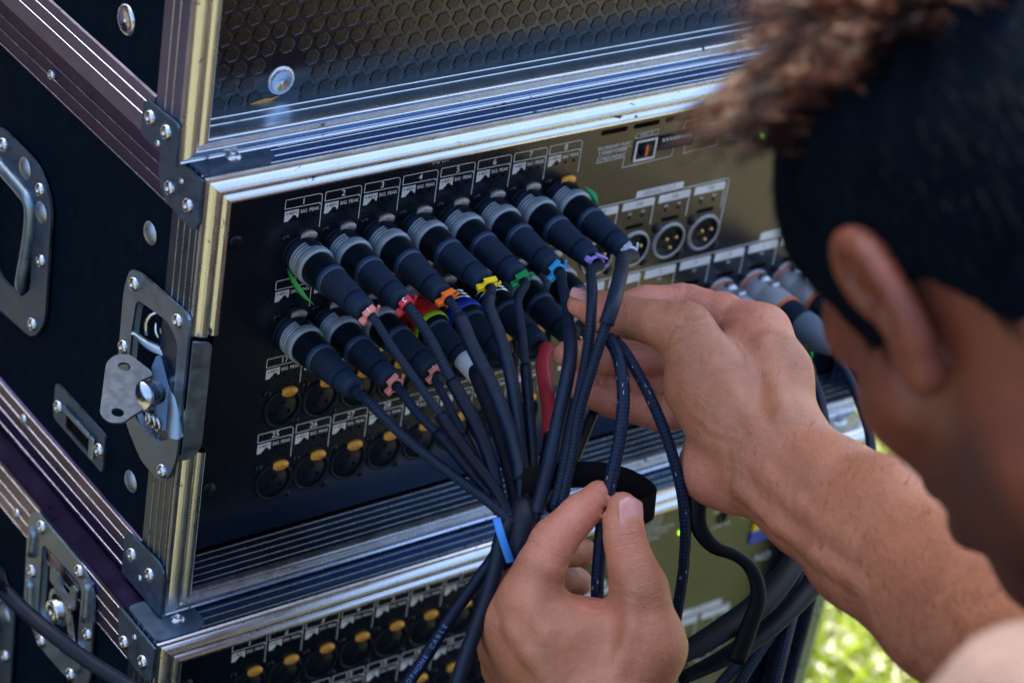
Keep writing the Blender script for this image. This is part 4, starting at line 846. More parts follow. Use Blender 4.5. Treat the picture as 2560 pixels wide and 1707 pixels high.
cable(2, 'second plug of the upper row with a red marker tie numbered 2 on its cable', [(985, 772), (1020, 840), (1055, 905), (1098, 985), (1130, 1070), (1150, 1180)], BD + 2, tag='red', num=2, shrink=(0.42, 1.0), smat='shrinkdark', rb=3.0, rs=3.9)
cable(3, 'third plug of the upper row with an orange marker tie behind a grey sleeve', [(1055, 725), (1085, 795), (1130, 885), (1165, 970), (1185, 1040), (1196, 1100), (1195, 1190)], BD + 4, tag='orange', shrink=(0.17, 0.86), rb=2.7, rs=4.2, roll=0.5)
cable(4, 'fourth plug of the upper row with a yellow marker tie on its cable', [(1122, 700), (1148, 770), (1172, 860), (1186, 950), (1196, 1040), (1204, 1110), (1200, 1190)], BD + 6, tag='yellow', shrink=(0.10, 0.82), rb=2.6, rs=3.7, roll=0.4)
cable(5, 'fifth plug of the upper row with a dark green marker tie on its cable', [(1190, 690), (1200, 770), (1208, 850), (1216, 950), (1224, 1050), (1222, 1120), (1208, 1190)], BD + 8, tag='green', shrink=(0.42, 0.95), smat='shrinkdark', rb=2.5, rs=3.3)
cable(6, 'sixth plug of the upper row with a light blue marker tie on its cable', [(1290, 645, 1352), (1304, 720, 1325), (1311, 800, 1306), (1302, 870, 1298), (1283, 960, 1294), (1262, 1060, 1290), (1240, 1150, 1288), (1228, 1200, 1288)], BD, tag='cyan', shrink=(0.40, 0.97), rb=3.0, rs=4.1)
cable(7, 'seventh plug of the upper row with a lilac marker tie on its cable', [(1358, 622, 1346), (1360, 668, 1298), (1357, 735, 1286), (1350, 800, 1286), (1336, 880, 1290), (1314, 980, 1290), (1294, 1080, 1290), (1270, 1170, 1290)], BD, tag='purple', rb=3.0, roll=1.2)
cable(8, 'rightmost plug of the upper row with a pale marker tie above a grey sleeve', [(1432, 594, 1368), (1426, 626, 1318), (1410, 690, 1284), (1388, 758, 1279), (1354, 865, 1282), (1330, 950, 1286), (1316, 1040, 1288), (1290, 1160, 1288)], BD, tag='white', num=8, shrink=(0.06, 0.60), rb=3.0, rs=4.2)
cable(9, 'first plug of the second row, its long braided cable running diagonally to the bundle', [(850, 925), (905, 982), (980, 1045), (1060, 1105), (1120, 1150), (1180, 1205)], BD - 4, rb=2.9)
cable(10, 'second plug of the second row with a pink marker and a scrap of green grass', [(925, 905), (965, 955), (1020, 1010), (1080, 1080), (1135, 1145), (1180, 1195)], BD - 2, tag='salmon', shrink=(0.45, 1.0), smat='shrinkdark', rb=2.7, rs=3.4)
cable(11, 'third plug of the second row with a worn grey ring and a pink marker', [(1000, 872), (1025, 920), (1060, 990), (1100, 1070), (1150, 1160), (1185, 1200)], BD + 10, tag='salmon', num=1, rb=2.4, rs=3.3, shrink=(0.5, 1.0), smat='shrinkdark')
c12, P12, S12 = cable(12, 'fourth plug of the second row wrapped in red patterned tape with a lime ring', [(1092, 858), (1120, 930), (1150, 1010), (1175, 1100), (1190, 1190)], BD + 14, style='tape', rb=4.0, bm='rubber')
part('pale_sleeve_end', MB().tube([sock(12) + A(0, -57, 0), sock(12) + A(0, -72, -3)], [6.2, 5.4], 18), 'tag_whiteend', c12)
cable(13, 'fifth plug of the second row with chrome rings and a bright blue band', [(1178, 862), (1192, 950), (1202, 1040), (1204, 1110), (1200, 1190)], BD + 16, style='blue', rb=3.0, bm='rubber')
cable(14, 'sixth plug of the second row, black with thin chrome rings and a red sleeve', [(1247, 835), (1256, 900), (1263, 965), (1256, 1030), (1240, 1100), (1225, 1180)], BD + 18, style='chrome', rb=3.0, bm='rubber', shrink=(0.06, 0.60), smat='tag_redshrink', rs=4.6)
c15, P15, S15 = cable(15, 'seventh plug of the second row with a plain grey ring behind the cables', [(1332, 800), (1328, 870), (1312, 960), (1280, 1070), (1240, 1170)], BD + 20, rb=3.0, bm='rubber')
cable(16, 'last plug of the second row, gripped by the fingers behind the cables', [(1402, 800), (1388, 880), (1350, 980), (1310, 1080), (1265, 1170)], BD + 24, rb=3.0, bm='rubber')

# scraps of green grass caught between plugs
def blade(label, pts, wd=1.4, mat='tag_grass'):
    b = thing('grass_blade', pts[0], label, 'grass blade'); mb = MB(); S = spline(pts, 2.0); n = len(S)
    T = np.gradient(S, axis=0); s = [nrm(np.cross(t, CAM - S[0])) for t in T]; wv = [wd * math.sin(math.pi * min(0.97, max(0.04, i / (n - 1)))) for i in range(n)]
    up = nrm(CAM - S[0])
    mb.sweep([[S[i] - s[i] * wv[i], S[i] + up * 0.35, S[i] + s[i] * wv[i], S[i] - up * 0.2, S[i] - s[i] * wv[i]] for i in range(n)], True)
    part('leaf', mb, mat, b); return b
s1 = sock(1); blade('thin green blade of grass caught beside the first upper plug', [s1 + A(-10.8, -5, -4), s1 + A(-10.6, -12, -8), s1 + A(-8.5, -19, -12.5), s1 + A(-5, -24, -16)], 1.5)
s4 = sock(4); blade('green blade of grass between the fourth and fifth upper plugs', [s4 + A(11.6, -10, -1), s4 + A(12.0, -15, 1.5), s4 + A(12.4, -20, -3), s4 + A(13, -26, -9)], 1.6)
s7 = sock(7); blade('green blade of grass between the seventh and eighth upper plugs', [s7 + A(11.4, -12, 2), s7 + A(12, -17, 0), s7 + A(12, -23, -6)], 1.2)
s8 = sock(8); blade('pale green scrap of grass on the right of the last upper plug', [s8 + A(8.5, -9, 9.5), s8 + A(10.6, -14, 7.0), s8 + A(11.4, -19, 3.0)], 1.8, 'tag_brightgreen')
s10 = sock(10); blade('folded green blade of grass left of the second lower plug', [s10 + A(-11.2, -8, 3), s10 + A(-11.8, -14, -1), s10 + A(-11.0, -20, -6), s10 + A(-9.5, -25, -11)], 1.9)

def drop_to_ground(P, sx=1):
    e = A(*P[-1]); d = nrm(e - P[-2]); g_ = e + d * 90; g_[2] = min(g_[2], e[2] - 60)
    return [g_, A(g_[0] + 12 * sx, g_[1] - 25, (g_[2] + GZ) / 2), A(g_[0] + 5 * sx, g_[1] - 30, GZ + 45), A(g_[0] + 45 * sx, g_[1] - 70, GZ + 12), A(g_[0] + 170 * sx, g_[1] - 120, GZ + 12)]
# ---------- plugs in the outputs on the right
def out_plug(i, label, pts, d_end, tag=False):
    x = 203.0 + 26.6 * i + 10.5; o = A(x, 0, -129.5); c = thing('xlr_cable', o, label, 'audio cable', 'grey plugs in the outputs'); ax = (0, -1, 0); ks = 0.80; L = lambda p, s=28: MB().lathe([(r_, h_ * ks) for r_, h_ in p], o, ax, s)
    part('seal_ring', L([(10.6, 1), (10.9, 3.4), (10.3, 3.8)]), 'orange_ring', c); part('shell', L([(10.2, 3.6), (10.4, 5), (10.4, 17), (10.2, 17.6), (10.4, 18.2), (10.4, 37.5), (10.0, 38.4)]), 'greyplug', c)
    part('ring', L([(10.3, 38.2), (10.7, 38.6), (10.6, 41.0), (9.8, 41.4)]), 'orange_ring', c); part('neck', L([(9.8, 41), (9.6, 56), (9.4, 60)]), 'boot', c)
    part('boot', L([(9.5, 59), (9.7, 62), (9.4, 70), (7.6, 82), (5.0, 92), (3.4, 95), (2.8, 95.2)]), 'blueboot', c)
    lt = MB().lathe([(0, 3.2), (2.6, 2.6), (4.2, 1.2), (4.6, 0)], (x + 1, -7.5, -129.5 + 9.2), (0.05, -0.25, 1), 18); part('latch_button', lt, 'rivet', c); part('latch_tongue', MB().box((x - 2, -18, -129.5 + 9.6), (x + 4.4, -12, -129.5 + 11.6), 0.7), 'rivet', c)
    e = o + A(0, -76, 0); P = path(e, pts, d_end); P = P + drop_to_ground(P, -1); part('cable', MB().tube(P, 3.0, 12), 'braid', c)
    if tag: S = spline(P, 3.0); tie(c, A(*e) + nrm(S[3] - S[0]) * 3, S[4] - S[1], 'brightgreen', None, 3.4)
    return c
out_plug(4, 'orange ringed grey plug mostly hidden behind the upper hand, green tie on its cable', [(1866, 868), (1884, 920), (1896, 990), (1890, 1080), (1870, 1200), (1840, 1330)], 1430, True)
out_plug(5, 'grey plug with orange rings and blue boot just above the knuckles', [(1930, 830), (1965, 900), (1998, 1000), (1990, 1100), (1930, 1230), (1850, 1350)], 1425)
out_plug(6, 'rightmost grey plug with orange rings beside the dark head', [(2000, 800), (2080, 880), (2140, 980), (2120, 1100), (1990, 1250), (1860, 1370)], 1420)

# ---------- loose cables in and below the hands
def loose(name, label, pts, r, mat, cat='cable', seg=14, flat=1.0, drop=0, pre=(), **k):
    P = [A(*q) for q in pre] + [at(*p) for p in pts]
    if drop: P = P + drop_to_ground(P, drop); r = list(r) + [r[-1]] * 5 if hasattr(r, '__len__') else r
    P = P; c = thing(name, P[0], label, cat); part('sleeve', MB().tube(P, r, seg, flat=flat, **k), mat, c); return c, P
loose('braided_cable', 'white flecked braided cable pinched between thumb and forefinger of the lower hand', [(1398, 775, 1297), (1420, 820, 1289), (1432, 900, 1283), (1424, 1000, 1279), (1406, 1090, 1277), (1386, 1180, 1277), (1376, 1280, 1279), (1372, 1370, 1283), (1380, 1470, 1295), (1380, 1600, 1315)], 3.3, 'braidfleck', drop=1)
loose('braided_cable', 'white flecked braided cable hanging from the upper hand, right of the lower hand', [(1412, 780, 1301), (1446, 825, 1295), (1490, 905, 1293), (1530, 1000, 1293), (1562, 1110, 1295), (1574, 1210, 1299), (1570, 1310, 1305), (1556, 1400, 1311), (1545, 1480, 1317), (1540, 1600, 1275)], 2.9, 'braidfleck', drop=1)
loose('braided_cable', 'wide black braided sleeve curving over the amber lit lower panel', [(1606, 1080, 1300), (1602, 1150, 1300), (1606, 1210, 1302), (1640, 1255, 1306), (1690, 1275, 1312), (1728, 1310, 1318), (1742, 1370, 1322), (1720, 1440, 1326), (1690, 1520, 1330)], [4.6, 4.8, 4.4, 3.6, 3.0, 3.8, 4.6, 5.2, 5.2], 'braidwide', flat=0.5)
loose('cable_bundle', 'thick black cable bundle sagging across the lower right of the lowest panel', [(1520, 1530, 1310), (1570, 1500, 1318), (1650, 1452, 1330), (1740, 1390, 1345), (1810, 1310, 1362), (1840, 1240, 1380), (1835, 1180, 1395)], [4.5, 6.5, 7.5, 8, 7, 6, 5.5], 'braidwide', seg=18, flat=0.5)
loose('cable_bundle', 'second black cable bundle curving up beside the case edge behind the forearm', [(1560, 1560, 1330), (1680, 1500, 1345), (1790, 1420, 1365), (1870, 1330, 1385), (1890, 1240, 1400), (1880, 1170, 1410)], [4, 5.5, 6, 6, 5.5, 5], 'braidwide', seg=18, flat=0.55)
loose('audio_cable', 'black cable hanging down from the bundle left of the lower hand', [(1175, 1190, 1287), (1150, 1240, 1283), (1136, 1310, 1279), (1108, 1400, 1275), (1072, 1500, 1271), (1040, 1600, 1267)], 3.9, 'rubber', drop=-1)
cb, PBL = loose('audio_cable', 'dark blue printed cable slanting down left from the bundle', [(1170, 1200, 1291), (1140, 1270, 1287), (1090, 1340, 1283), (1030, 1425, 1279), (970, 1520, 1275), (915, 1600, 1271)], 3.2, 'shrinkdark', drop=-1)
mt = MB(); Sx = spline(PBL, 2.0); ii = int(len(Sx) * 0.60); word = 'PROFESSIONAL MICROPHONE CABLE'
pos = len(Sx) - 12; Lc = np.concatenate([[0], np.cumsum(np.linalg.norm(np.diff(Sx, axis=0), axis=1))])
for j, ch in enumerate(word):
    sdist = 142 - j * 2.9
    if sdist < 25: break
    p = A(*[np.interp(sdist, Lc, Sx[:, a]) for a in range(3)]); q = A(*[np.interp(sdist - 2, Lc, Sx[:, a]) for a in range(3)]); d = nrm(q - p); t = nrm((CAM - p) - d * ((CAM - p) @ d)); v = np.cross(t, d)
    if ch != ' ': add_text(mt, ch, 3.2, p + t * 3.32, d, v)
part('cable_lettering', mt, 'cableprint', cb)
loose('audio_cable', 'thick black cable crossing the lower left corner in front of the cases', [(-60, 1290, 1290), (0, 1348, 1286), (60, 1405, 1282), (120, 1455, 1278), (200, 1515, 1276), (290, 1572, 1274), (380, 1640, 1272)], 3.9, 'rubber', drop=1, pre=[(-120, 620, -560), (-125, 420, -430), (-128, 300, -360)])
# hook and loop strap round the bundle
st = thing('cable_strap', at(1240, 1100, 1295), 'fuzzy black hook and loop strap with a loose curled end behind the lower thumb', 'strap')
def ribbon(mb, pts, wv, th=1.0, W=6.5):
    S = spline(pts, 3.0); T = np.gradient(S, axis=0); wv = nrm(wv)
    rings = []
    for p, t in zip(S, T):
        n = nrm(np.cross(t, wv)); rings.append([p - wv * 0 + n * th, p + wv * W + n * th, p + wv * W - n * th, p - wv * W - n * th, p - wv * W + n * th, p + n * th])
    mb.sweep(rings, True); return mb
part('strap_tail', ribbon(MB(), [at(1200, 1105, 1291), at(1290, 1092, 1295), at(1370, 1090, 1301), at(1440, 1105, 1305), at(1492, 1135, 1305), at(1500, 1160, 1301), at(1470, 1178, 1295), at(1430, 1185, 1291)], at(1300, 1130, 1295) - at(1305, 1080, 1295)), 'velcro', st)
bt = thing('ribbon_tie', at(1142, 1195, 1277), 'bright blue ribbon tie hanging from the cable bundle', 'ribbon')
part('ribbon', ribbon(MB(), [at(1140, 1190, 1277), at(1150, 1225, 1275), at(1160, 1255, 1276), at(1172, 1290, 1279)], at(1150, 1200, 1275) - at(1140, 1202, 1275), 0.4, 2.0), 'tag_skyblue', bt)
# dark binding where the tails meet
bd = thing('cable_bundle', at(1205, 1200, BD), 'dark bound knot where all the cable tails meet above the lower hand', 'cable')
part('binding', MB().tube([at(1200, 1150, BD + 6), at(1200, 1190, BD + 2), at(1195, 1230, BD), at(1185, 1270, BD), at(1185, 1330, BD + 8)], [6, 8, 8, 7, 6], 18), 'rubber', bd)
# ------------------------------------------------------------------ person (built as one signed distance field)
def smin(a, b, k):
    h = np.maximum(k - np.abs(a - b), 0) / k; return np.minimum(a, b) - h * h * k * 0.25
def cone(P, a, b, ra, rb):
    ab = b - a; q = P - a; t = np.minimum(np.maximum((q @ ab) / (ab @ ab + 1e-9), 0), 1); q = q - t[:, None] * ab; return np.sqrt(np.einsum('ij,ij->i', q, q)) - (ra + (rb - ra) * t)
def ellip(P, c, ax, r):
    q = (P - c) @ ax.T; k0 = np.linalg.norm(q / r, axis=1); k1 = np.linalg.norm(q / (r * r), axis=1) + 1e-9; return k0 * (k0 - 1) / k1
class Grp:
    """chains smoothly joined to a base volume; separate fingers stay apart"""
    def __init__(s, base, fingers=(), kb=10.0, kf=7.0, creases=()):
        s.base, s.fingers, s.kb, s.kf, s.creases = list(base), fingers, kb, kf, creases; s.grooves = []
        pts = np.array([q for pr in list(base) + [x for f in fingers for x in f] for q in (pr[0], pr[1])]); rm = max(max(pr[2], pr[3]) for pr in list(base) + [x for f in fingers for x in f])
        s.c = (pts.min(0) + pts.max(0)) / 2; s.r = np.linalg.norm(pts - s.c, axis=1).max() + rm + 15
    def pack(s):
        al = s.base + [x for f in s.fingers for x in f]; s.n = len(al)
        s.pa, s.pb = np.array([q[0] for q in al]), np.array([q[1] for q in al]); s.ra, s.rb = np.array([q[2] for q in al]), np.array([q[3] for q in al]); s.fid = [-1] * len(s.base) + [i for i, f in enumerate(s.fingers) for _ in f]
    def __call__(s, P):
        if not hasattr(s, 'n') or s.n != len(s.base) + sum(len(f) for f in s.fingers): s.pack()
        c = (P.min(0) + P.max(0)) / 2; rr = np.linalg.norm(P - c, axis=1).max(); ab = s.pb - s.pa
        t = np.clip(((c - s.pa) * ab).sum(1) / ((ab * ab).sum(1) + 1e-9), 0, 1); dc = np.linalg.norm(c - s.pa - t[:, None] * ab, axis=1) - (s.ra + (s.rb - s.ra) * t)
        use = dc < dc.min() + 2 * rr + max(s.kb, s.kf) + 2
        d = None; k = 0
        for pr in s.base:
            if use[k]: q = cone(P, *pr[:4]); d = q if d is None else smin(d, q, pr[4] if len(pr) > 4 else s.kb)
            k += 1
        if d is None: d = np.full(len(P), 300.0)
        out = d
        for f in s.fingers:
            g = None
            for pr in f:
                if use[k]: q = cone(P, *pr[:4]); g = q if g is None else smin(g, q, 2.5)
                k += 1
            if g is not None: out = np.minimum(out, smin(d, g, s.kf))
        for g in s.grooves:
            if np.linalg.norm(np.array(g[0]).mean(0) - c) > rr + 45: continue
            q = np.full(len(P), 1e9)
            for a, b in zip(g[0][:-1], g[0][1:]): q = np.minimum(q, cone(P, a, b, 0, 0))
            out = out + g[1] * np.exp(-(q / g[2]) ** 2)
        for cc, ax, R, dep, w in s.creases:
            if np.linalg.norm(cc - c) > rr + R: continue
            v = P - cc; sa = v @ ax; out = out + dep * np.exp(-(sa / w) ** 2) * (np.einsum('ij,ij->i', v, v) < R * R)
        return out
def chain(pts, rad): return [(pts[i], pts[i + 1], rad[i] * RSC, rad[i + 1] * RSC) for i in range(len(pts) - 1)]

def surface_nets(fn, lo, hi, h, B=14):
    lo = np.floor(lo / h).astype(int); hi = np.ceil(hi / h).astype(int); nb = (hi - lo) // B + 1
    bi = np.stack(np.meshgrid(*[np.arange(n) for n in nb], indexing='ij'), -1).reshape(-1, 3); cen = (lo + bi * B + B / 2) * h
    d = fn(cen); keep = bi[np.abs(d) < B * h * 1.0 + 3]
    g = np.stack(np.meshgrid(*[np.arange(B + 1)] * 3, indexing='ij'), -1).reshape(-1, 3)
    ids, vts, edges = [], [], []
    S = np.array([1, 4096, 4096 * 4096], dtype=np.int64)
    corners = [np.array(c) for c in np.ndindex(2, 2, 2)]
    for b in keep:
        o = lo + b * B; V = fn((o + g) * h).reshape(B + 1, B + 1, B + 1)
        ins = V < 0
        if ins.all() or not ins.any(): continue
        cs = [V[c[0]:c[0] + B, c[1]:c[1] + B, c[2]:c[2] + B] for c in corners]; sg = np.stack([c < 0 for c in cs]); act = sg.any(0) & ~sg.all(0)
        I = np.argwhere(act); vals = np.stack([c[act] for c in cs], 1); acc = np.zeros((len(I), 3)); cnt = np.zeros(len(I))
        for a in range(8):
            for e in (1, 2, 4):
                if a & e: continue
                q = a | e; va, vb = vals[:, a], vals[:, q]; x = (va < 0) != (vb < 0); t = np.where(x, va / (va - vb + 1e-12), 0)
                p = corners[a] + t[:, None] * (corners[q] - corners[a]); acc += np.where(x[:, None], p, 0); cnt += x
        vts.append((o + I + acc / cnt[:, None]) * h); ids.append(((o - lo + I + 1).astype(np.int64) * S).sum(1))
        for a in range(3):
            s0 = [slice(0, B)] * 3; s1 = list(s0); s1[a] = slice(1, B + 1); x = ins[tuple(s0)] != ins[tuple(s1)]
            E = np.argwhere(x); fl = ins[tuple(s0)][x]
            edges.append((a, ((o - lo + E + 1).astype(np.int64) * S).sum(1), fl))
    ids = np.concatenate(ids); vts = np.concatenate(vts); od = np.argsort(ids); ids, vts = ids[od], vts[od]
    faces = []
    for a, e, fl in edges:
        u, v = [(1, 2), (2, 0), (0, 1)][a]; q = np.stack([e, e - S[u], e - S[u] - S[v], e - S[v]], 1)
        k = np.searchsorted(ids, q); k = np.minimum(k, len(ids) - 1); ok = (ids[k] == q).all(1); k = k[ok]; f = fl[ok]
        k[~f] = k[~f][:, ::-1]; faces.append(k)
    return vts, np.concatenate(faces)
def sdf_object(name, fn, lo, hi, h, mat, parent, keep=None):
    v, f = surface_nets(fn, lo, hi, h)
    me = bpy.data.meshes.new(name); o = ORIG[parent.name]; me.vertices.add(len(v)); me.vertices.foreach_set('co', ((v - o) * MM).ravel())
    me.loops.add(len(f) * 4); me.loops.foreach_set('vertex_index', f.ravel().astype(np.int32)); me.polygons.add(len(f)); me.polygons.foreach_set('loop_start', np.arange(0, len(f) * 4, 4, dtype=np.int32))
    me.polygons.foreach_set('use_smooth', np.ones(len(f), bool)); me.update(); me.validate(); me.materials.append(MT[mat])
    ob = bpy.data.objects.new(name, me); COL.objects.link(ob); ob.parent = parent; ORIG[ob.name] = o
    return ob, v, f

DH, RSC = 55.0, 1.045
def RH(cx, cy, d): return at(1056.6 + 0.41014 * cx, 597.2 + 0.41014 * cy, d + DH)
def LH(cx, cy, d): return at(1010.7 + 0.35575 * cx, 1010.7 + 0.35575 * cy, d + DH)
def camv(x, y, z): return CAM + RC.T @ A(x, y, z)
def ringcrease(p, q, R=16, dep=0.5, w=0.8): return (p, nrm(q), R, dep, w)
# upper (right) hand
rT = [RH(1260, 400, 1240), RH(1090, 350, 1246), RH(930, 318, 1254), RH(790, 285, 1260), RH(675, 250, 1266)]
rI = [RH(1690, 410, 1266), RH(1470, 310, 1282), RH(1260, 248, 1290), RH(1040, 246, 1286), RH(860, 270, 1278)]
rM = [RH(1630, 500, 1285), RH(1180, 530, 1310), RH(830, 545, 1304), RH(600, 528, 1296)]
rR = [RH(1560, 650, 1298), RH(1150, 665, 1320), RH(850, 660, 1314), RH(670, 640, 1306)]
rP = [RH(1470, 800, 1300), RH(1130, 860, 1312), RH(860, 795, 1308), RH(680, 738, 1302)]
rW = RH(1750, 1105, 1224)
right_base = chain([RH(1560, 930, 1228), RH(1400, 640, 1236), rT[0]], [17, 16, 12.5]) + chain([RH(1830, 1000, 1226), RH(1770, 640, 1248), rI[0]], [18, 15.5, 13.0]) \
    + chain([RH(1740, 1060, 1236), rM[0]], [18, 13]) + chain([RH(1650, 1110, 1246), rR[0]], [17, 12.5]) + chain([RH(1560, 1150, 1250), rP[0]], [16, 12]) \
    + [(RH(1340, 730, 1242), RH(1480, 960, 1236), 17, 17), (RH(1420, 1170, 1248), RH(1480, 900, 1280), 16.5, 14), (RH(1520, 560, 1256), RH(1640, 700, 1250), 14, 17), (RH(1560, 1240, 1240), RH(1430, 1180, 1248), 15, 15)] \
    + chain([RH(1820, 1040, 1222), at(1800, 1050, 1275), at(1900, 1120, 1257), at(2050, 1200, 1228), at(2225, 1352, 1180), at(2430, 1545, 1115)], [19, 20, 23, 27.5, 30, 36]) \
    + chain([RH(1640, 1200, 1232), at(1748, 1085, 1281), at(1856, 1165, 1262), at(1986, 1268, 1232), at(2170, 1408, 1184), at(2410, 1580, 1119)], [17.5, 18, 20.5, 25, 28, 36])
cr = [ringcrease(rI[2], rI[3] - rI[1], 13, 0.9, 1.0), ringcrease(rI[1] * 0.75 + rI[0] * 0.25 + (rI[2] - rI[1]) * 0.0, rI[2] - rI[0], 15, 0.8, 1.2), ringcrease(rI[2] * 0.35 + rI[1] * 0.65, rI[2] - rI[1], 13, 0.7, 0.9),
      ringcrease(rT[2], rT[3] - rT[1], 14, 0.45, 1.0), ringcrease(rT[2] + (rT[1] - rT[2]) * 0.13, rT[3] - rT[1], 14, 0.35, 0.8), ringcrease(rM[2], rM[3] - rM[1], 12, 0.7, 1.0), ringcrease(rP[2], rP[3] - rP[1], 12, 0.7, 1.0), ringcrease(rP[1], rP[2] - rP[0], 12, 0.7, 1.0)]
RHG = Grp(right_base, [chain(rT, [12.5, 10.6, 10.2, 9.6, 6.6]), chain(rI, [12.6, 11.0, 10.2, 9.0, 6.8]), chain(rM, [12.5, 10.2, 9.2, 7.0]), chain(rR, [12, 9.8, 8.8, 6.8]), chain(rP, [11, 9.0, 8.0, 6.4])], 11, 9, cr)
# lower (left) hand
lI = [LH(575, 1020, 1214), LH(650, 820, 1212), LH(735, 650, 1213), LH(905, 470, 1217), LH(1022, 345, 1223)]
lM = [LH(445, 1170, 1226), LH(620, 750, 1240), LH(790, 705, 1256), LH(915, 722, 1264)]
lR = [LH(430, 1320, 1242), LH(560, 900, 1262), LH(770, 870, 1278), LH(890, 915, 1286)]
lP = [LH(450, 1460, 1256), LH(540, 1090, 1280), LH(690, 1040, 1292), LH(790, 1080, 1298)]
lT = [LH(1285, 965, 1210), LH(1235, 800, 1210), LH(1195, 645, 1212), LH(1182, 530, 1213), LH(1178, 432, 1215)]
lW = LH(930, 1800, 1212)
left_base = chain([LH(1180, 1640, 1212), LH(1330, 1330, 1210), lT[0]], [20, 17, 12.0]) + chain([LH(850, 1700, 1212), LH(720, 1300, 1214), lI[0]], [19, 18, 13]) + chain([LH(800, 1720, 1222), LH(600, 1350, 1224), lM[0]], [18, 16, 12.4]) \
    + chain([LH(760, 1740, 1232), lR[0]], [18, 12.4]) + chain([LH(740, 1760, 1240), lP[0]], [17, 12]) + [(LH(760, 1190, 1224), LH(1190, 1200, 1222), 12, 11), (LH(930, 1320, 1218), LH(1010, 1560, 1216), 20, 24), (LH(620, 1130, 1222), LH(520, 1260, 1230), 12, 13)] \
    + chain([LH(1020, 1760, 1210), LH(1060, 1900, 1200), camv(60, 245, 1105), camv(95, 300, 1010)], [23, 22, 27, 38]) + chain([LH(840, 1800, 1220), LH(900, 1930, 1206), camv(48, 250, 1110), camv(90, 305, 1015)], [21, 20, 27, 38])
lcr = [ringcrease(lI[2], lI[3] - lI[1], 15, 0.5, 1.0), ringcrease(lI[3], lI[4] - lI[2], 13, 0.7, 0.8), ringcrease(lT[2], lT[3] - lT[1], 14, 0.35, 0.9), ringcrease(lT[2] + (lT[1] - lT[2]) * 0.12, lT[3] - lT[1], 14, 0.35, 0.8), ringcrease(lT[2] - (lT[1] - lT[2]) * 0.12, lT[3] - lT[1], 14, 0.3, 0.8)]
LHG = Grp(left_base, [chain(lI, [13, 11.6, 10.8, 9.0, 6.4]), chain(lM, [12.4, 10.6, 9.2, 7.2]), chain(lR, [12.4, 10.2, 9.0, 7.0]), chain(lP, [12, 9.2, 8.0, 6.4]), chain(lT, [12.4, 10.6, 10.0, 9.0, 7.2])], 11, 8, lcr)
# tendons standing proud and skin folds, laid on the finished surface
def on_skin(g, p):
    d = nrm(CAM - p); x = np.array([p + d * 60.0])
    for _ in range(80):
        q = float(g(x)[0]); x = x - d * q * 0.8
        if abs(q) < 0.02: break
    return x[0]
def tendon(g, pts, r, sink): 
    S = [on_skin(g, p) for p in pts]; return [(a - nrm(CAM - a) * (r - sink), b - nrm(CAM - b) * (r - sink), r, r * 0.9, 4.0) for a, b in zip(S[:-1], S[1:])]
def fold(g, pts, dep, w): return ([on_skin(g, p) for p in pts], dep, w)
newR = tendon(RHG, [at(1705, 1120, 1275), at(1790, 1200, 1268), at(1880, 1275, 1255), at(1990, 1350, 1235)], 4.5, 0.55) + tendon(RHG, [at(1760, 1090, 1275), at(1850, 1170, 1262), at(1960, 1255, 1240)], 5, 0.5) + tendon(RHG, [RH(1420, 620, 1240), RH(1560, 800, 1235), RH(1680, 960, 1230)], 5, 0.8) + tendon(RHG, [RH(1700, 470, 1262), RH(1760, 700, 1245), RH(1800, 900, 1232)], 5, 0.7)
newL = tendon(LHG, [LH(590, 1060, 1214), LH(690, 1260, 1214), LH(800, 1500, 1212)], 4.5, 1.0) + tendon(LHG, [LH(470, 1210, 1224), LH(590, 1380, 1222), LH(720, 1560, 1220)], 4.5, 0.8) + tendon(LHG, [LH(1250, 1000, 1210), LH(1240, 1250, 1210), LH(1130, 1520, 1210)], 4.5, 0.8)
RHG.grooves = [fold(RHG, [RH(x, y, 1245) for x, y in q], dd, ww) for q, dd, ww in (([(1105, 520), (1170, 505), (1250, 470), (1300, 430)], 1.0, 1.5), ([(1130, 560), (1210, 540), (1290, 505)], 0.6, 1.1), ([(1170, 610), (1260, 600), (1350, 570)], 0.35, 1.0), ([(1150, 640), (1240, 650)], 0.35, 1.0), ([(1300, 900), (1380, 980), (1480, 1020), (1560, 1040)], 0.9, 1.5), ([(1350, 850), (1440, 930), (1540, 970)], 0.45, 1.2), ([(1300, 820), (1400, 880)], 0.4, 1.1), ([(1500, 1060), (1520, 1180), (1500, 1330)], 0.9, 1.6), ([(1430, 330), (1500, 300), (1620, 290)], 1.0, 1.6), ([(1240, 160), (1222, 250)], 0.9, 1.1), ([(1430, 190), (1390, 270)], 0.8, 1.1), ([(1580, 620), (1700, 560)], 0.25, 2.0))]
LHG.grooves = [fold(LHG, [LH(x, y, 1216) for x, y in q], dd, ww) for q, dd, ww in (([(805, 800), (850, 830), (870, 870)], 0.9, 1.2), ([(700, 880), (790, 930), (860, 980)], 0.5, 1.2), ([(860, 1000), (930, 1040), (1010, 1065), (1090, 1020)], 0.8, 1.3), ([(800, 1010), (890, 1090), (1000, 1120)], 0.45, 1.2), ([(1040, 1030), (1075, 1090)], 0.7, 1.2), ([(1000, 1060), (1020, 1120)], 0.6, 1.1), ([(890, 670), (900, 700)], 0.6, 1.2), ([(990, 410), (1020, 470)], 0.5, 1.0), ([(1130, 640), (1200, 670), (1300, 660)], 0.45, 0.9), ([(1140, 610), (1220, 620), (1290, 610)], 0.4, 0.9), ([(1160, 690), (1230, 705), (1310, 700)], 0.35, 0.9))]
RHG.base += newR; LHG.base += newL
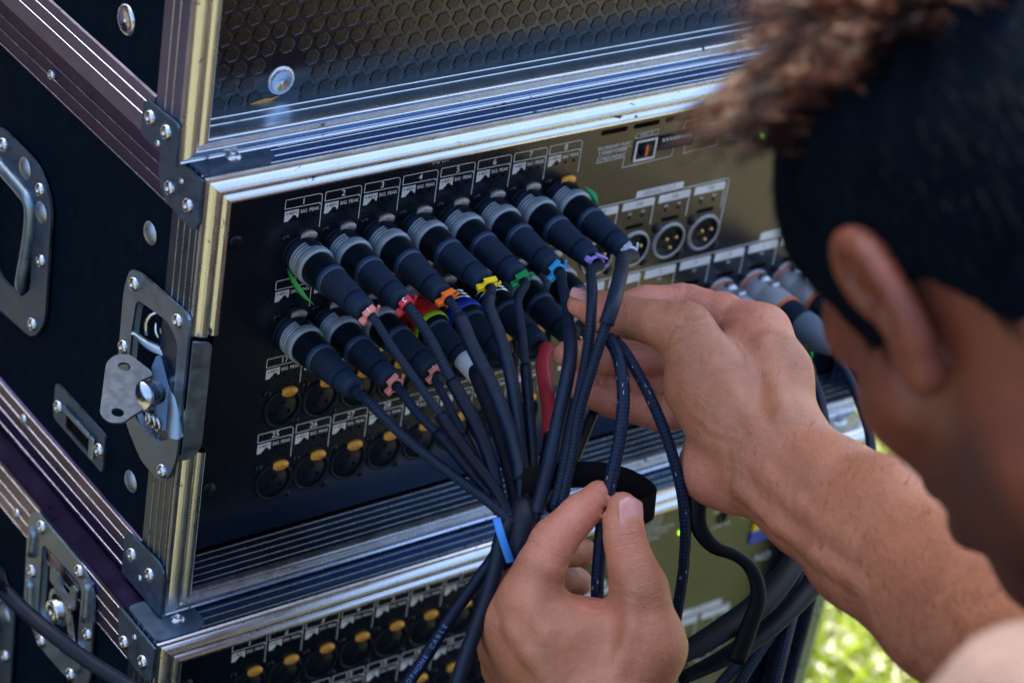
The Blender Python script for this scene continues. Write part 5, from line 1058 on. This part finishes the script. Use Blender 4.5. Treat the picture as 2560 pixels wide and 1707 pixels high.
# head
HF, HU = nrm(RC.T @ A(-0.42, 0.42, 0.80)), RC.T @ A(-0.44, -0.88, 0.20); HU = nrm(HU - HF * (HU @ HF)); HL = np.cross(HU, HF); HA = np.stack([HF, HU, HL])
HC = at(2664 / VW, 640 / VW, 950)
def H(f, u, l): return HC + HF * f + HU * u + HL * l
NB = camv(272, 75, 885); LS = camv(166, 160, 802); RS = camv(420, 70, 962)
EK = 0.77
def E_(f, u, l): return H(9 + f * EK * 0.85, 5 + u * EK * 1.08, 73 + l * EK)
_hx = spline([E_(9, 2, 4), E_(13, 16, 7), E_(9, 28, 10), E_(-3, 34, 13), E_(-15, 28, 16), E_(-20, 12, 17), E_(-18, -6, 15), E_(-9, -20, 11), E_(1, -31, 8), E_(7, -27, 5), E_(9, -16, 3)], 6.0)
ear = [(a, b, 3.9, 3.9) for a, b in zip(_hx[:-1], _hx[1:])] + [(E_(1, -27, 6), E_(3, -31, 6), 5.2, 5.2)]
earplate = [(E_(x, 26 - abs(x) * 0.3, 8 - x * 0.35), E_(x + 3, -18 + abs(x) * 0.2, 7 - x * 0.3), 3.2, 3.2) for x in (-14, -9, -4, 1, 6)]
face = [(H(95, -18, 0), H(113, -42, 0), 8, 11), (H(82, 20, -28), H(84, 20, 28), 14, 14), (H(78, -92, -10), H(78, -92, 10), 18, 18), (H(8, -66, 50), H(66, -96, 20), 15, 15), (H(8, -66, -50), H(66, -96, -20), 15, 15), (H(66, -18, 44), H(40, -20, 62), 14, 12), (H(66, -18, -44), H(40, -20, -62), 14, 12), (H(96, -66, -18), H(96, -66, 18), 8, 8)]
trunk = [(H(-28, -30, 0), NB, 56, 60), (H(20, -60, 30), NB + HL * 25, 26, 30), (NB, LS, 46, 44), (NB, RS, 46, 44), (LS, camv(100, 290, 1005), 44, 36), (RS, camv(235, 143, 1112), 42, 34)]
EARG = Grp(ear + earplate, kb=6.0); EARG.grooves = [(list(spline([E_(8, 20, 12), E_(-2, 27, 16), E_(-12, 22, 19), E_(-15, 8, 20), E_(-13, -6, 18), E_(-5, -17, 14)], 5.0)), 2.4, 2.6), (list(spline([E_(3, 10, 12), E_(-5, 6, 14), E_(-5, -6, 13)], 5.0)), 3.0, 4.0)]; FACEG = Grp(face, kb=14.0); TRG = Grp(trunk, kb=40.0)
def head_fn(P):
    d = ellip(P, H(-6, 28, 0), HA, A(98, 88, 77)); d = smin(d, ellip(P, H(42, -38, 0), HA, A(56, 70, 58)), 30)
    d = smin(d, FACEG(P), 18); d = smin(d, EARG(P), 5); return d
HG_C, HG_R = H(10, -10, 0), 150.0
def body_fn(P):
    d = np.full(len(P), 400.0); c = P.mean(0); rr = np.linalg.norm(P - c, axis=1).max()
    if rr > 200:   # coarse pass: everything
        return np.minimum(np.minimum(RHG(P), LHG(P)), smin(head_fn(P), TRG(P), 25))
    for g in (RHG, LHG):
        if np.linalg.norm(c - g.c) < g.r + rr: d = np.minimum(d, g(P))
    t = TRG(P) if np.linalg.norm(c - TRG.c) < TRG.r + rr else None
    h = head_fn(P) if np.linalg.norm(c - HG_C) < HG_R + rr else None
    if t is not None and h is not None: t = smin(t, h, 25)
    elif h is not None: t = h
    if t is not None: d = smin(d, t, 10)
    return d

def mat_skin():
    m, n, l, b = nm('skin'); v = objvec(n, l)
    at_ = n.new('ShaderNodeAttribute'); at_.attribute_name = 'pink'
    a = noise(n, l, 45, 4, 0.6, v); c = noise(n, l, 420, 4, 0.6, v)
    r1 = ramp(n, l, a.outputs[0], [(0.3, (0.300, 0.116, 0.062)), (0.7, (0.410, 0.168, 0.094))])
    r2 = ramp(n, l, a.outputs[0], [(0.3, (0.50, 0.18, 0.118)), (0.7, (0.60, 0.24, 0.165))])
    mx = n.new('ShaderNodeMix'); mx.data_type = 'RGBA'; l.new(at_.outputs['Fac'], mx.inputs[0]); l.new(r1.outputs[0], mx.inputs[6]); l.new(r2.outputs[0], mx.inputs[7])
    m2 = n.new('ShaderNodeMix'); m2.data_type = 'RGBA'; m2.blend_type = 'MULTIPLY'; m2.inputs[0].default_value = 0.35; r3 = ramp(n, l, c.outputs[0], [(0.3, (0.72, 0.68, 0.66)), (0.62, (1, 1, 1))]); l.new(mx.outputs[2], m2.inputs[6]); l.new(r3.outputs[0], m2.inputs[7])
    l.new(m2.outputs[2], b.inputs['Base Color'])
    b.inputs['Roughness'].default_value = 0.48; b.inputs['Subsurface Weight'].default_value = 0.12; b.inputs['Subsurface Radius'].default_value = (1.0, 0.35, 0.2); b.inputs['Subsurface Scale'].default_value = 0.004
    vo = n.new('ShaderNodeTexVoronoi'); vo.feature = 'DISTANCE_TO_EDGE'; vo.inputs['Scale'].default_value = 620; l.new(v, vo.inputs['Vector'])
    w1 = n.new('ShaderNodeTexNoise'); w1.inputs['Scale'].default_value = 1; w1.inputs['Detail'].default_value = 4; mp = objvec(n, l, (160, 160, 420)); l.new(mp, w1.inputs['Vector'])
    ad = n.new('ShaderNodeMath'); ad.operation = 'MULTIPLY_ADD'; l.new(vo.outputs[0], ad.inputs[0]); ad.inputs[1].default_value = 0.8; l.new(w1.outputs[0], ad.inputs[2])
    w2 = n.new('ShaderNodeAttribute'); w2.attribute_name = 'bone'; nz = noise(n, l, 55, 3, 0.6, v); sm = n.new('ShaderNodeMath'); sm.operation = 'MULTIPLY_ADD'; l.new(nz.outputs[0], sm.inputs[0]); sm.inputs[1].default_value = 5.0; l.new(w2.outputs['Fac'], sm.inputs[2])
    n1 = n.new('ShaderNodeTexNoise'); n1.noise_dimensions = '1D'; n1.inputs['Scale'].default_value = 0.95; n1.inputs['Detail'].default_value = 2; l.new(sm.outputs[0], n1.inputs['W'])
    w3 = n.new('ShaderNodeAttribute'); w3.attribute_name = 'wrinkle'; r5 = ramp(n, l, n1.outputs[0], [(0.36, 0.0), (0.5, 1.0)]); m5 = n.new('ShaderNodeMath'); m5.operation = 'MULTIPLY'; l.new(r5.outputs[0], m5.inputs[0]); l.new(w3.outputs['Fac'], m5.inputs[1])
    a5 = n.new('ShaderNodeMath'); a5.operation = 'MULTIPLY_ADD'; l.new(m5.outputs[0], a5.inputs[0]); a5.inputs[1].default_value = 1.6; l.new(ad.outputs[0], a5.inputs[2])
    bump(n, l, b, a5.outputs[0], 0.55, 0.0008)
    bd_ = n.new('ShaderNodeAttribute'); bd_.attribute_name = 'beard'; nb_ = noise(n, l, 900, 2, 0.5, v); rb_ = ramp(n, l, nb_.outputs[0], [(0.40, 1.0), (0.62, 0.45)]); mb_ = n.new('ShaderNodeMath'); mb_.operation = 'MULTIPLY'; l.new(bd_.outputs['Fac'], mb_.inputs[0]); l.new(rb_.outputs[0], mb_.inputs[1])
    mbx = n.new('ShaderNodeMix'); mbx.data_type = 'RGBA'; l.new(mb_.outputs[0], mbx.inputs[0]); tn = n.new('ShaderNodeAttribute'); tn.attribute_name = 'tan'; tx = n.new('ShaderNodeMix'); tx.data_type = 'RGBA'; tx.blend_type = 'MULTIPLY'; l.new(tn.outputs['Fac'], tx.inputs[0]); l.new(m2.outputs[2], tx.inputs[6]); tx.inputs[7].default_value = (0.40, 0.26, 0.25, 1); l.new(tx.outputs[2], mbx.inputs[6]); mbx.inputs[7].default_value = (0.022, 0.016, 0.018, 1); l.new(mbx.outputs[2], b.inputs['Base Color'])  # shade of head and neck multiplied into the skin colour
    return m
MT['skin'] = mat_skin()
MT['nail'] = mat_plain('finger_nail', (0.52, 0.25, 0.22), 0.28, 0, 0.5, 300, 0.08, 0.05, coat=0.3)
MT['shirt'] = mat_plain('pale_pink_cotton', (0.125, 0.088, 0.081), 0.85, 0, 0.2, 900, 0.12, 0.6, 0.0008)
MT['trousers'] = mat_plain('dark_trousers', (0.018, 0.020, 0.028), 0.85, 0, 0.2, 700, 0.2, 0.5, 0.0008)
def mat_hair():
    m, n, l, b = nm('dark_brown_hair'); b.inputs['Base Color'].default_value = (0.0030, 0.0055, 0.0110, 1); b.inputs['Roughness'].default_value = 0.30; b.inputs['Specular IOR Level'].default_value = 0.7
    t = n.new('ShaderNodeBsdfTranslucent'); t.inputs['Color'].default_value = (1.0, 0.72, 0.56, 1); hv = noise(n, l, 48, 4, 0.75, objvec(n, l)); hr = ramp(n, l, hv.outputs[0], [(0.42, (0.10, 0.042, 0.024)), (0.53, (0.50, 0.26, 0.17)), (0.62, (1.0, 0.88, 0.78))]); l.new(hr.outputs[0], t.inputs['Color']); mx = n.new('ShaderNodeMixShader'); mx.inputs[0].default_value = 0.7
    l.new(b.outputs[0], mx.inputs[1]); l.new(t.outputs[0], mx.inputs[2]); l.new(mx.outputs[0], n['Material Output'].inputs[0]); return m
MT['hair'] = mat_hair()
per = thing('person', (NB[0], NB[1], GZ), 'person in a pale pink shirt bending over the cables with both hands among them', 'person')
allp = np.array([p for g in (RHG, LHG) for p in (g.c - g.r, g.c + g.r)])
plo = np.minimum.reduce([allp.min(0), HC - 150, TRG.c - TRG.r]); phi = np.maximum.reduce([allp.max(0), HC + 150, TRG.c + TRG.r])
SKH = 1.65
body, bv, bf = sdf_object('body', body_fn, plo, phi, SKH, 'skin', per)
# where skin is pinker: palm side of the fingers, finger tips and knuckles
def near(v, pts, R): 
    d = np.full(len(v), 1e9)
    for a, b in zip(pts[:-1], pts[1:]): d = np.minimum(d, cone(v, a, b, 0, 0))
    return np.clip(1 - (d - R) / (R * 0.8), 0, 1)
pk = np.zeros(len(bv))
for f_, w_ in ((rI[0:], 0.9), (rM, 0.9), (rR, 0.9), (rP, 0.9), (rT[3:], 0.8), (lI[2:], 0.8), (lT[2:], 0.6), (lM[1:], 0.7), (lR[1:], 0.7), ([RH(1400, 1180, 1240), RH(1500, 1240, 1236)], 0.9), ([LH(900, 1080, 1222), LH(1180, 1130, 1216)], 0.6), ([lI[0], lI[0] + A(0, 0, 0.1)], 0.35)): pk = np.maximum(pk, near(bv, f_, 12.5) * w_)
me_ = body.data; at_ = me_.attributes.new('pink', 'FLOAT', 'POINT')
if len(me_.vertices) == len(pk): at_.data.foreach_set('value', pk.astype(np.float32))
bone = np.zeros(len(bv)); best = np.full(len(bv), 1e9); wr = np.zeros(len(bv))
for ch_ in (rT, rI, rM, rR, rP, lI, lM, lR, lP, lT, [RH(1560, 930, 1228), rT[0]], [RH(1830, 1000, 1226), rI[0]], [lW, lI[0]], [lW, lT[0]], [at(1774, 1060, 1277), at(2400, 1560, 1117)]):
    acc = 0.0
    for a, b in zip(ch_[:-1], ch_[1:]):
        L_ = np.linalg.norm(b - a); d_ = cone(bv, a, b, 0, 0); t_ = ((bv - a) @ (b - a)) / L_; k_ = d_ < best; best[k_] = d_[k_]; bone[k_] = (acc + t_)[k_]; acc += L_
for j_ in (rT[2], rT[0], rI[2], rM[1], rP[1], lI[2], lI[3], lT[2], lT[0], lM[1], RH(1180, 530, 1242), RH(1420, 960, 1236), RH(1540, 1010, 1230)): wr = np.maximum(wr, np.exp(-(np.linalg.norm(bv - j_, axis=1) / 12.0) ** 2))
for nm_, ar_ in (('bone', bone), ('wrinkle', wr)):
    t_ = me_.attributes.new(nm_, 'FLOAT', 'POINT')
    if len(me_.vertices) == len(ar_): t_.data.foreach_set('value', ar_.astype(np.float32))
hq = (bv - HC) @ HA.T; be = np.clip((hq[:, 0] - 6) / 18, 0, 1) * np.clip((-26 - hq[:, 1]) / 22, 0, 1) * (np.linalg.norm(bv - H(10, -20, 0), axis=1) < 170) * np.clip((hq[:, 1] + 128) / 20, 0, 1) * 0.9
ear_d = EARG(bv); head_shade_v = np.clip((190 - np.linalg.norm(bv - H(0, -40, 0), axis=1)) / 40, 0, 1)  # mask for the shade painted on head, ear and neck
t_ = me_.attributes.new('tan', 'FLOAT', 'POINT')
if len(me_.vertices) == len(head_shade_v): t_.data.foreach_set('value', head_shade_v.astype(np.float32))
t_ = me_.attributes.new('beard', 'FLOAT', 'POINT')
if len(me_.vertices) == len(be): t_.data.foreach_set('value', be.astype(np.float32))
# nails
def nail(p, d, up, wid, ln, curve=0.55):
    d = nrm(d); up = nrm(up - d * (up @ d)); s = np.cross(d, up); mb = MB(); rows = []
    for i, t in enumerate(np.linspace(-0.5, 0.55, 9)):
        ww = wid * (0.86 + 0.14 * math.cos(t * 2)) * (1 if t < 0.38 else math.sqrt(max(0.05, 1 - ((t - 0.38) / 0.19) ** 2))) * (1 if t > -0.4 else math.sqrt(max(0.1, 1 - ((-0.4 - t) / 0.12) ** 2)))
        rows.append([p + d * (t * ln) + s * (math.sin(a) * ww / 2 / math.sin(1.0)) + up * ((math.cos(a) - 1) * wid * curve + 0.15 - 0.5 * max(0, -t)) for a in np.linspace(-1.0, 1.0, 9)])
    mb.sweep(rows, True); part('finger_nail', mb, 'nail', per); part('nail_rim', MB().tube([r[0] for r in rows[2:]] + [q for q in rows[-1][1:-1]] + [r[-1] for r in rows[2:]][::-1], 0.28, 5, step=1.5), 'nail', per)
def surf(p, d):
    """walk from p along d to the skin surface"""
    d = nrm(d); x = np.array([p], float)
    for _ in range(60):
        s = float(body_fn(x)[0]); x = x + d * (-s if abs(s) < 30 else -30 * np.sign(s)) * 0.8
        if abs(s) < 0.02: break
    return x[0]
toC = lambda p: nrm(CAM - p)
nup = nrm(toC(lT[4]) + nrm(LH(1300, 430, 1215) - lT[4]) * 0.55); pn_ = surf(lT[3] * 0.42 + lT[4] * 0.58, nup); nail(pn_ + nup * 0.1, lT[4] - lT[3], nup, 13.0, 14.5, 0.30)
nup = nrm(nrm(RH(700, 60, 1262) - RH(720, 260, 1262)) + toC(rT[3]) * 0.35); pn_ = surf(rT[3] * 0.35 + rT[4] * 0.65, nup); nail(pn_ + nup * 0.1, rT[4] - rT[3], nup, 12.5, 14.0, 0.30)
# fine dark hairs on the forearm and the back of the hand
vn = np.zeros_like(bv); fv = bv[bf]; fnr = np.cross(fv[:, 2] - fv[:, 0], fv[:, 3] - fv[:, 1]); fnr /= np.linalg.norm(fnr, axis=1)[:, None] + 1e-9; fc = fv.mean(1)
wA, wB = at(1790, 1060, 1277), at(2300, 1470, 1150)
tt = ((fc - wA) @ (wB - wA)) / ((wB - wA) @ (wB - wA)); dd = np.linalg.norm(fc - wA - np.clip(tt, -1, 2)[:, None] * (wB - wA), axis=1); facing = (fnr * (CAM - fc)).sum(1) > 0
cand = np.where((dd < 55) & (tt > -0.35) & (tt < 1.1) & facing)[0]
lowside = ((fc[cand] - wA) @ nrm(at(1700, 1200, 1277) - at(1800, 1050, 1277)))
pw = 0.12 + np.clip(tt[cand], 0, 1) * 0.8 + np.clip(lowside / 30, 0, 1.2) * np.clip(tt[cand] + 0.1, 0, 1) * 1.6; pw /= pw.sum()
hm = MB(); dirA = nrm(wA - wB)
for i in rng.choice(cand, 1100, p=pw):
    n_h = fnr[i]; s_h = np.cross(n_h, dirA); t_ = nrm(dirA * rng.normal(0.5, 0.3) + s_h * rng.normal(-0.75, 0.35) + n_h * 0.22); L_ = rng.uniform(3.0, 8.5); p0 = fc[i] - n_h * 0.1; p1 = p0 + t_ * L_ * 0.5 + n_h * 0.35; p2 = p0 + t_ * L_ - n_h * 0.05 + s_h * rng.normal(0, 0.6)
    w_ = 0.075; a_ = np.cross(t_, n_h)
    hm.add([p0 - a_ * w_, p0 + a_ * w_, p0 + n_h * w_, p1 - a_ * w_, p1 + a_ * w_, p1 + n_h * w_, p2], [(0, 1, 4, 3), (1, 2, 5, 4), (2, 0, 3, 5), (3, 4, 6), (4, 5, 6), (5, 3, 6)])
part('arm_hair', hm, 'hair', per, kind='stuff')
# hair of the head: close cap plus strands
def cap_fn(P):
    q = (P - HC) @ HA.T; f, u, l = q[:, 0], q[:, 1], q[:, 2]
    d = ellip(P, H(-8, 28, 0), HA, A(102, 93, 80)); d = smin(d, ellip(P, H(6, 46, 6), HA, A(88, 74, 68)), 20)
    back = cone(P, H(-66, 0, 0), H(-64, -88, 0), 46, 44); d = smin(d, back, 30)
    line_ = np.where(f > 40, 40.0, np.where(f > 14, -8.0 - 0 * f, np.where(f > -26, 26.0, -62.0 + 0.0 * f)))
    hairline = np.interp(f, [-120, -75, -45, -24, -12, 16, 24, 40, 46, 64, 120], [-125, -112, -78, -16, 8, 12, 0, -2, 24, 50, 60])
    cutp = hairline - u
    return np.maximum(d, cutp)
MT['haircap'] = mat_plain('dense_dark_hair', (0.0012, 0.0034, 0.0078), 0.85, 0, 0.03, 400, 0.3, 0.8, 0.002)
MT['hairside'] = mat_plain('short_dark_hair', (0.0016, 0.0036, 0.0075), 0.55, 0, 0.10, 300, 0.3, 0)
cap, cvv, cff = sdf_object('hair_cap', cap_fn, HC - 170, HC + 170, 3.0, 'haircap', per)
hs = MB(); hs2 = MB(); fcv = cvv[cff].mean(1); fq = (fcv - HC) @ HA.T; fn_ = np.cross(cvv[cff][:, 2] - cvv[cff][:, 0], cvv[cff][:, 3] - cvv[cff][:, 1]); fn_ /= np.linalg.norm(fn_, axis=1)[:, None] + 1e-9
topm = np.where((fq[:, 1] > 76))[0]; sidem = np.where((fq[:, 1] <= 88))[0]
def strand(p, dirs, L_, w0, hs=None):
    hs = globals()['hs'] if hs is None else hs
    pts = [p]; n = len(dirs)
    for d in dirs: pts.append(pts[-1] + d * L_ / n)
    vs = []; fs = []; sd_ = nrm(np.cross(dirs[0], rng.normal(size=3))); s2 = np.cross(nrm(dirs[0]), sd_)
    for i, q in enumerate(pts):
        ww = w0 * (1 - i / (n + 0.3))
        for k in range(3): a = 2.094 * k; vs.append(q + (sd_ * math.cos(a) + s2 * math.sin(a)) * ww)
    for i in range(n):
        for k in range(3): k2 = (k + 1) % 3; fs.append((i * 3 + k, i * 3 + k2, i * 3 + 3 + k2, i * 3 + 3 + k))
    hs.add(vs, fs, True)
crown = topm[(fq[topm, 0] < 52) & ((fq[topm, 1] > 94) | (fq[topm, 0] < 16))]; roots = rng.choice(crown, 560)
for i in roots:
    p, q = fcv[i], fq[i]; fr = float(np.clip((q[0] + 30) / 90, 0, 1)); jit = rng.normal(0, 0.13, 3)
    g = nrm(HF * (0.25 + 0.25 * fr) + fn_[i] * 0.85 + HL * (0.15 + 0.35 * fr) + jit); L_ = (28 + 24 * fr) * rng.uniform(0.7, 1.3); g = nrm(g + HL * 0.25 * (1 - fr))
    tip = p + g * L_ * 0.8 + (HF * 0.2 + HL * 0.3 - HU * 0.35) * L_ * 0.35 * fr; mid_ = p + nrm(g + fn_[i] * 0.3) * L_ * 0.5
    a1 = nrm(np.cross(g, rng.normal(size=3))); a2 = np.cross(g, a1); R_ = rng.uniform(3.5, 6.0)
    for k in range(13):
        o1 = (a1 * rng.normal() + a2 * rng.normal()) * R_ * 0.6; o1 = o1 - fn_[i] * (o1 @ fn_[i]) ; P0 = p + o1 - fn_[i] * 2.0; P1 = mid_ + o1 * 0.75; P2 = tip + o1 * 0.22 + rng.normal(0, 1.2, 3)
        strand(P0, [(P1 - P0) / np.linalg.norm(P1 - P0), nrm(P1 - P0) * 0.4 + nrm(P2 - P1) * 0.6, nrm(P2 - P1), nrm(P2 - P1 - HU * 3)], np.linalg.norm(P1 - P0) + np.linalg.norm(P2 - P1), 0.46)
for i in rng.choice(sidem, 3200):
    p, q = fcv[i], fq[i]; g = nrm(-HU * 0.9 - HF * 0.25 + fn_[i] * 0.45 + rng.normal(0, .15, 3)); strand(p - fn_[i], [g, nrm(g - HU * 0.2)], rng.uniform(7, 14), 0.5, hs2)
part('hair', hs, 'hair', per, kind='stuff'); part('side_hair', hs2, 'hairside', per, kind='stuff')
# shirt and trousers
PV = NB + A(150, -230, -430)
PV = A(205, -800, -420)
KN = [A(20, -470, -395), A(420, -470, -335)]
shirt_pr = [(NB + A(20, -30, -60), PV, 92, 120), (NB - HL * 0 + A(10, -10, -38), LS, 50, 52), (NB + A(10, -10, -38), RS, 50, 52), (LS, LS + (camv(95, 300, 1010) - LS) * 0.62, 55, 50), (RS, RS + (at(2430, 1560, 1115) - RS) * 0.62, 52, 46), (LS + A(10, -10, -40), PV + A(-40, 0, 60), 70, 110), (RS + A(-10, -10, -40), PV + A(60, 0, 60), 70, 110)]
SHG = Grp(shirt_pr, kb=45.0)
neck_cut = (H(-28, -30, 0), NB, 66, 60)
def shirt_fn(P):
    d = SHG(P); w = 4.5 * np.sin(P[:, 0] * 0.055 + P[:, 2] * 0.09 + 2 * np.sin(P[:, 1] * 0.03)) + 3.0 * np.sin(P[:, 1] * 0.10 - P[:, 2] * 0.06)
    return np.maximum(d + w, -(cone(P, *neck_cut) - 3))
sdf_object('shirt', shirt_fn, SHG.c - SHG.r, SHG.c + SHG.r, 5.0, 'shirt', per)
tr = [(PV + A(-20, 0, -20), PV + A(80, 0, -20), 120, 120)]
for k_, hx in zip(KN, (-50, 110)):
    tr += [(PV + A(hx, 0, -30), k_, 92, 66), (k_, A(k_[0] + 30, -560, GZ + 70), 60, 44), (A(k_[0] + 30, -560, GZ + 50), A(k_[0] + 20, -430, GZ + 36), 44, 34)]
TG = Grp(tr, kb=40.0); sdf_object('trousers', TG, TG.c - TG.r, TG.c + TG.r, 9.0, 'trousers', per)
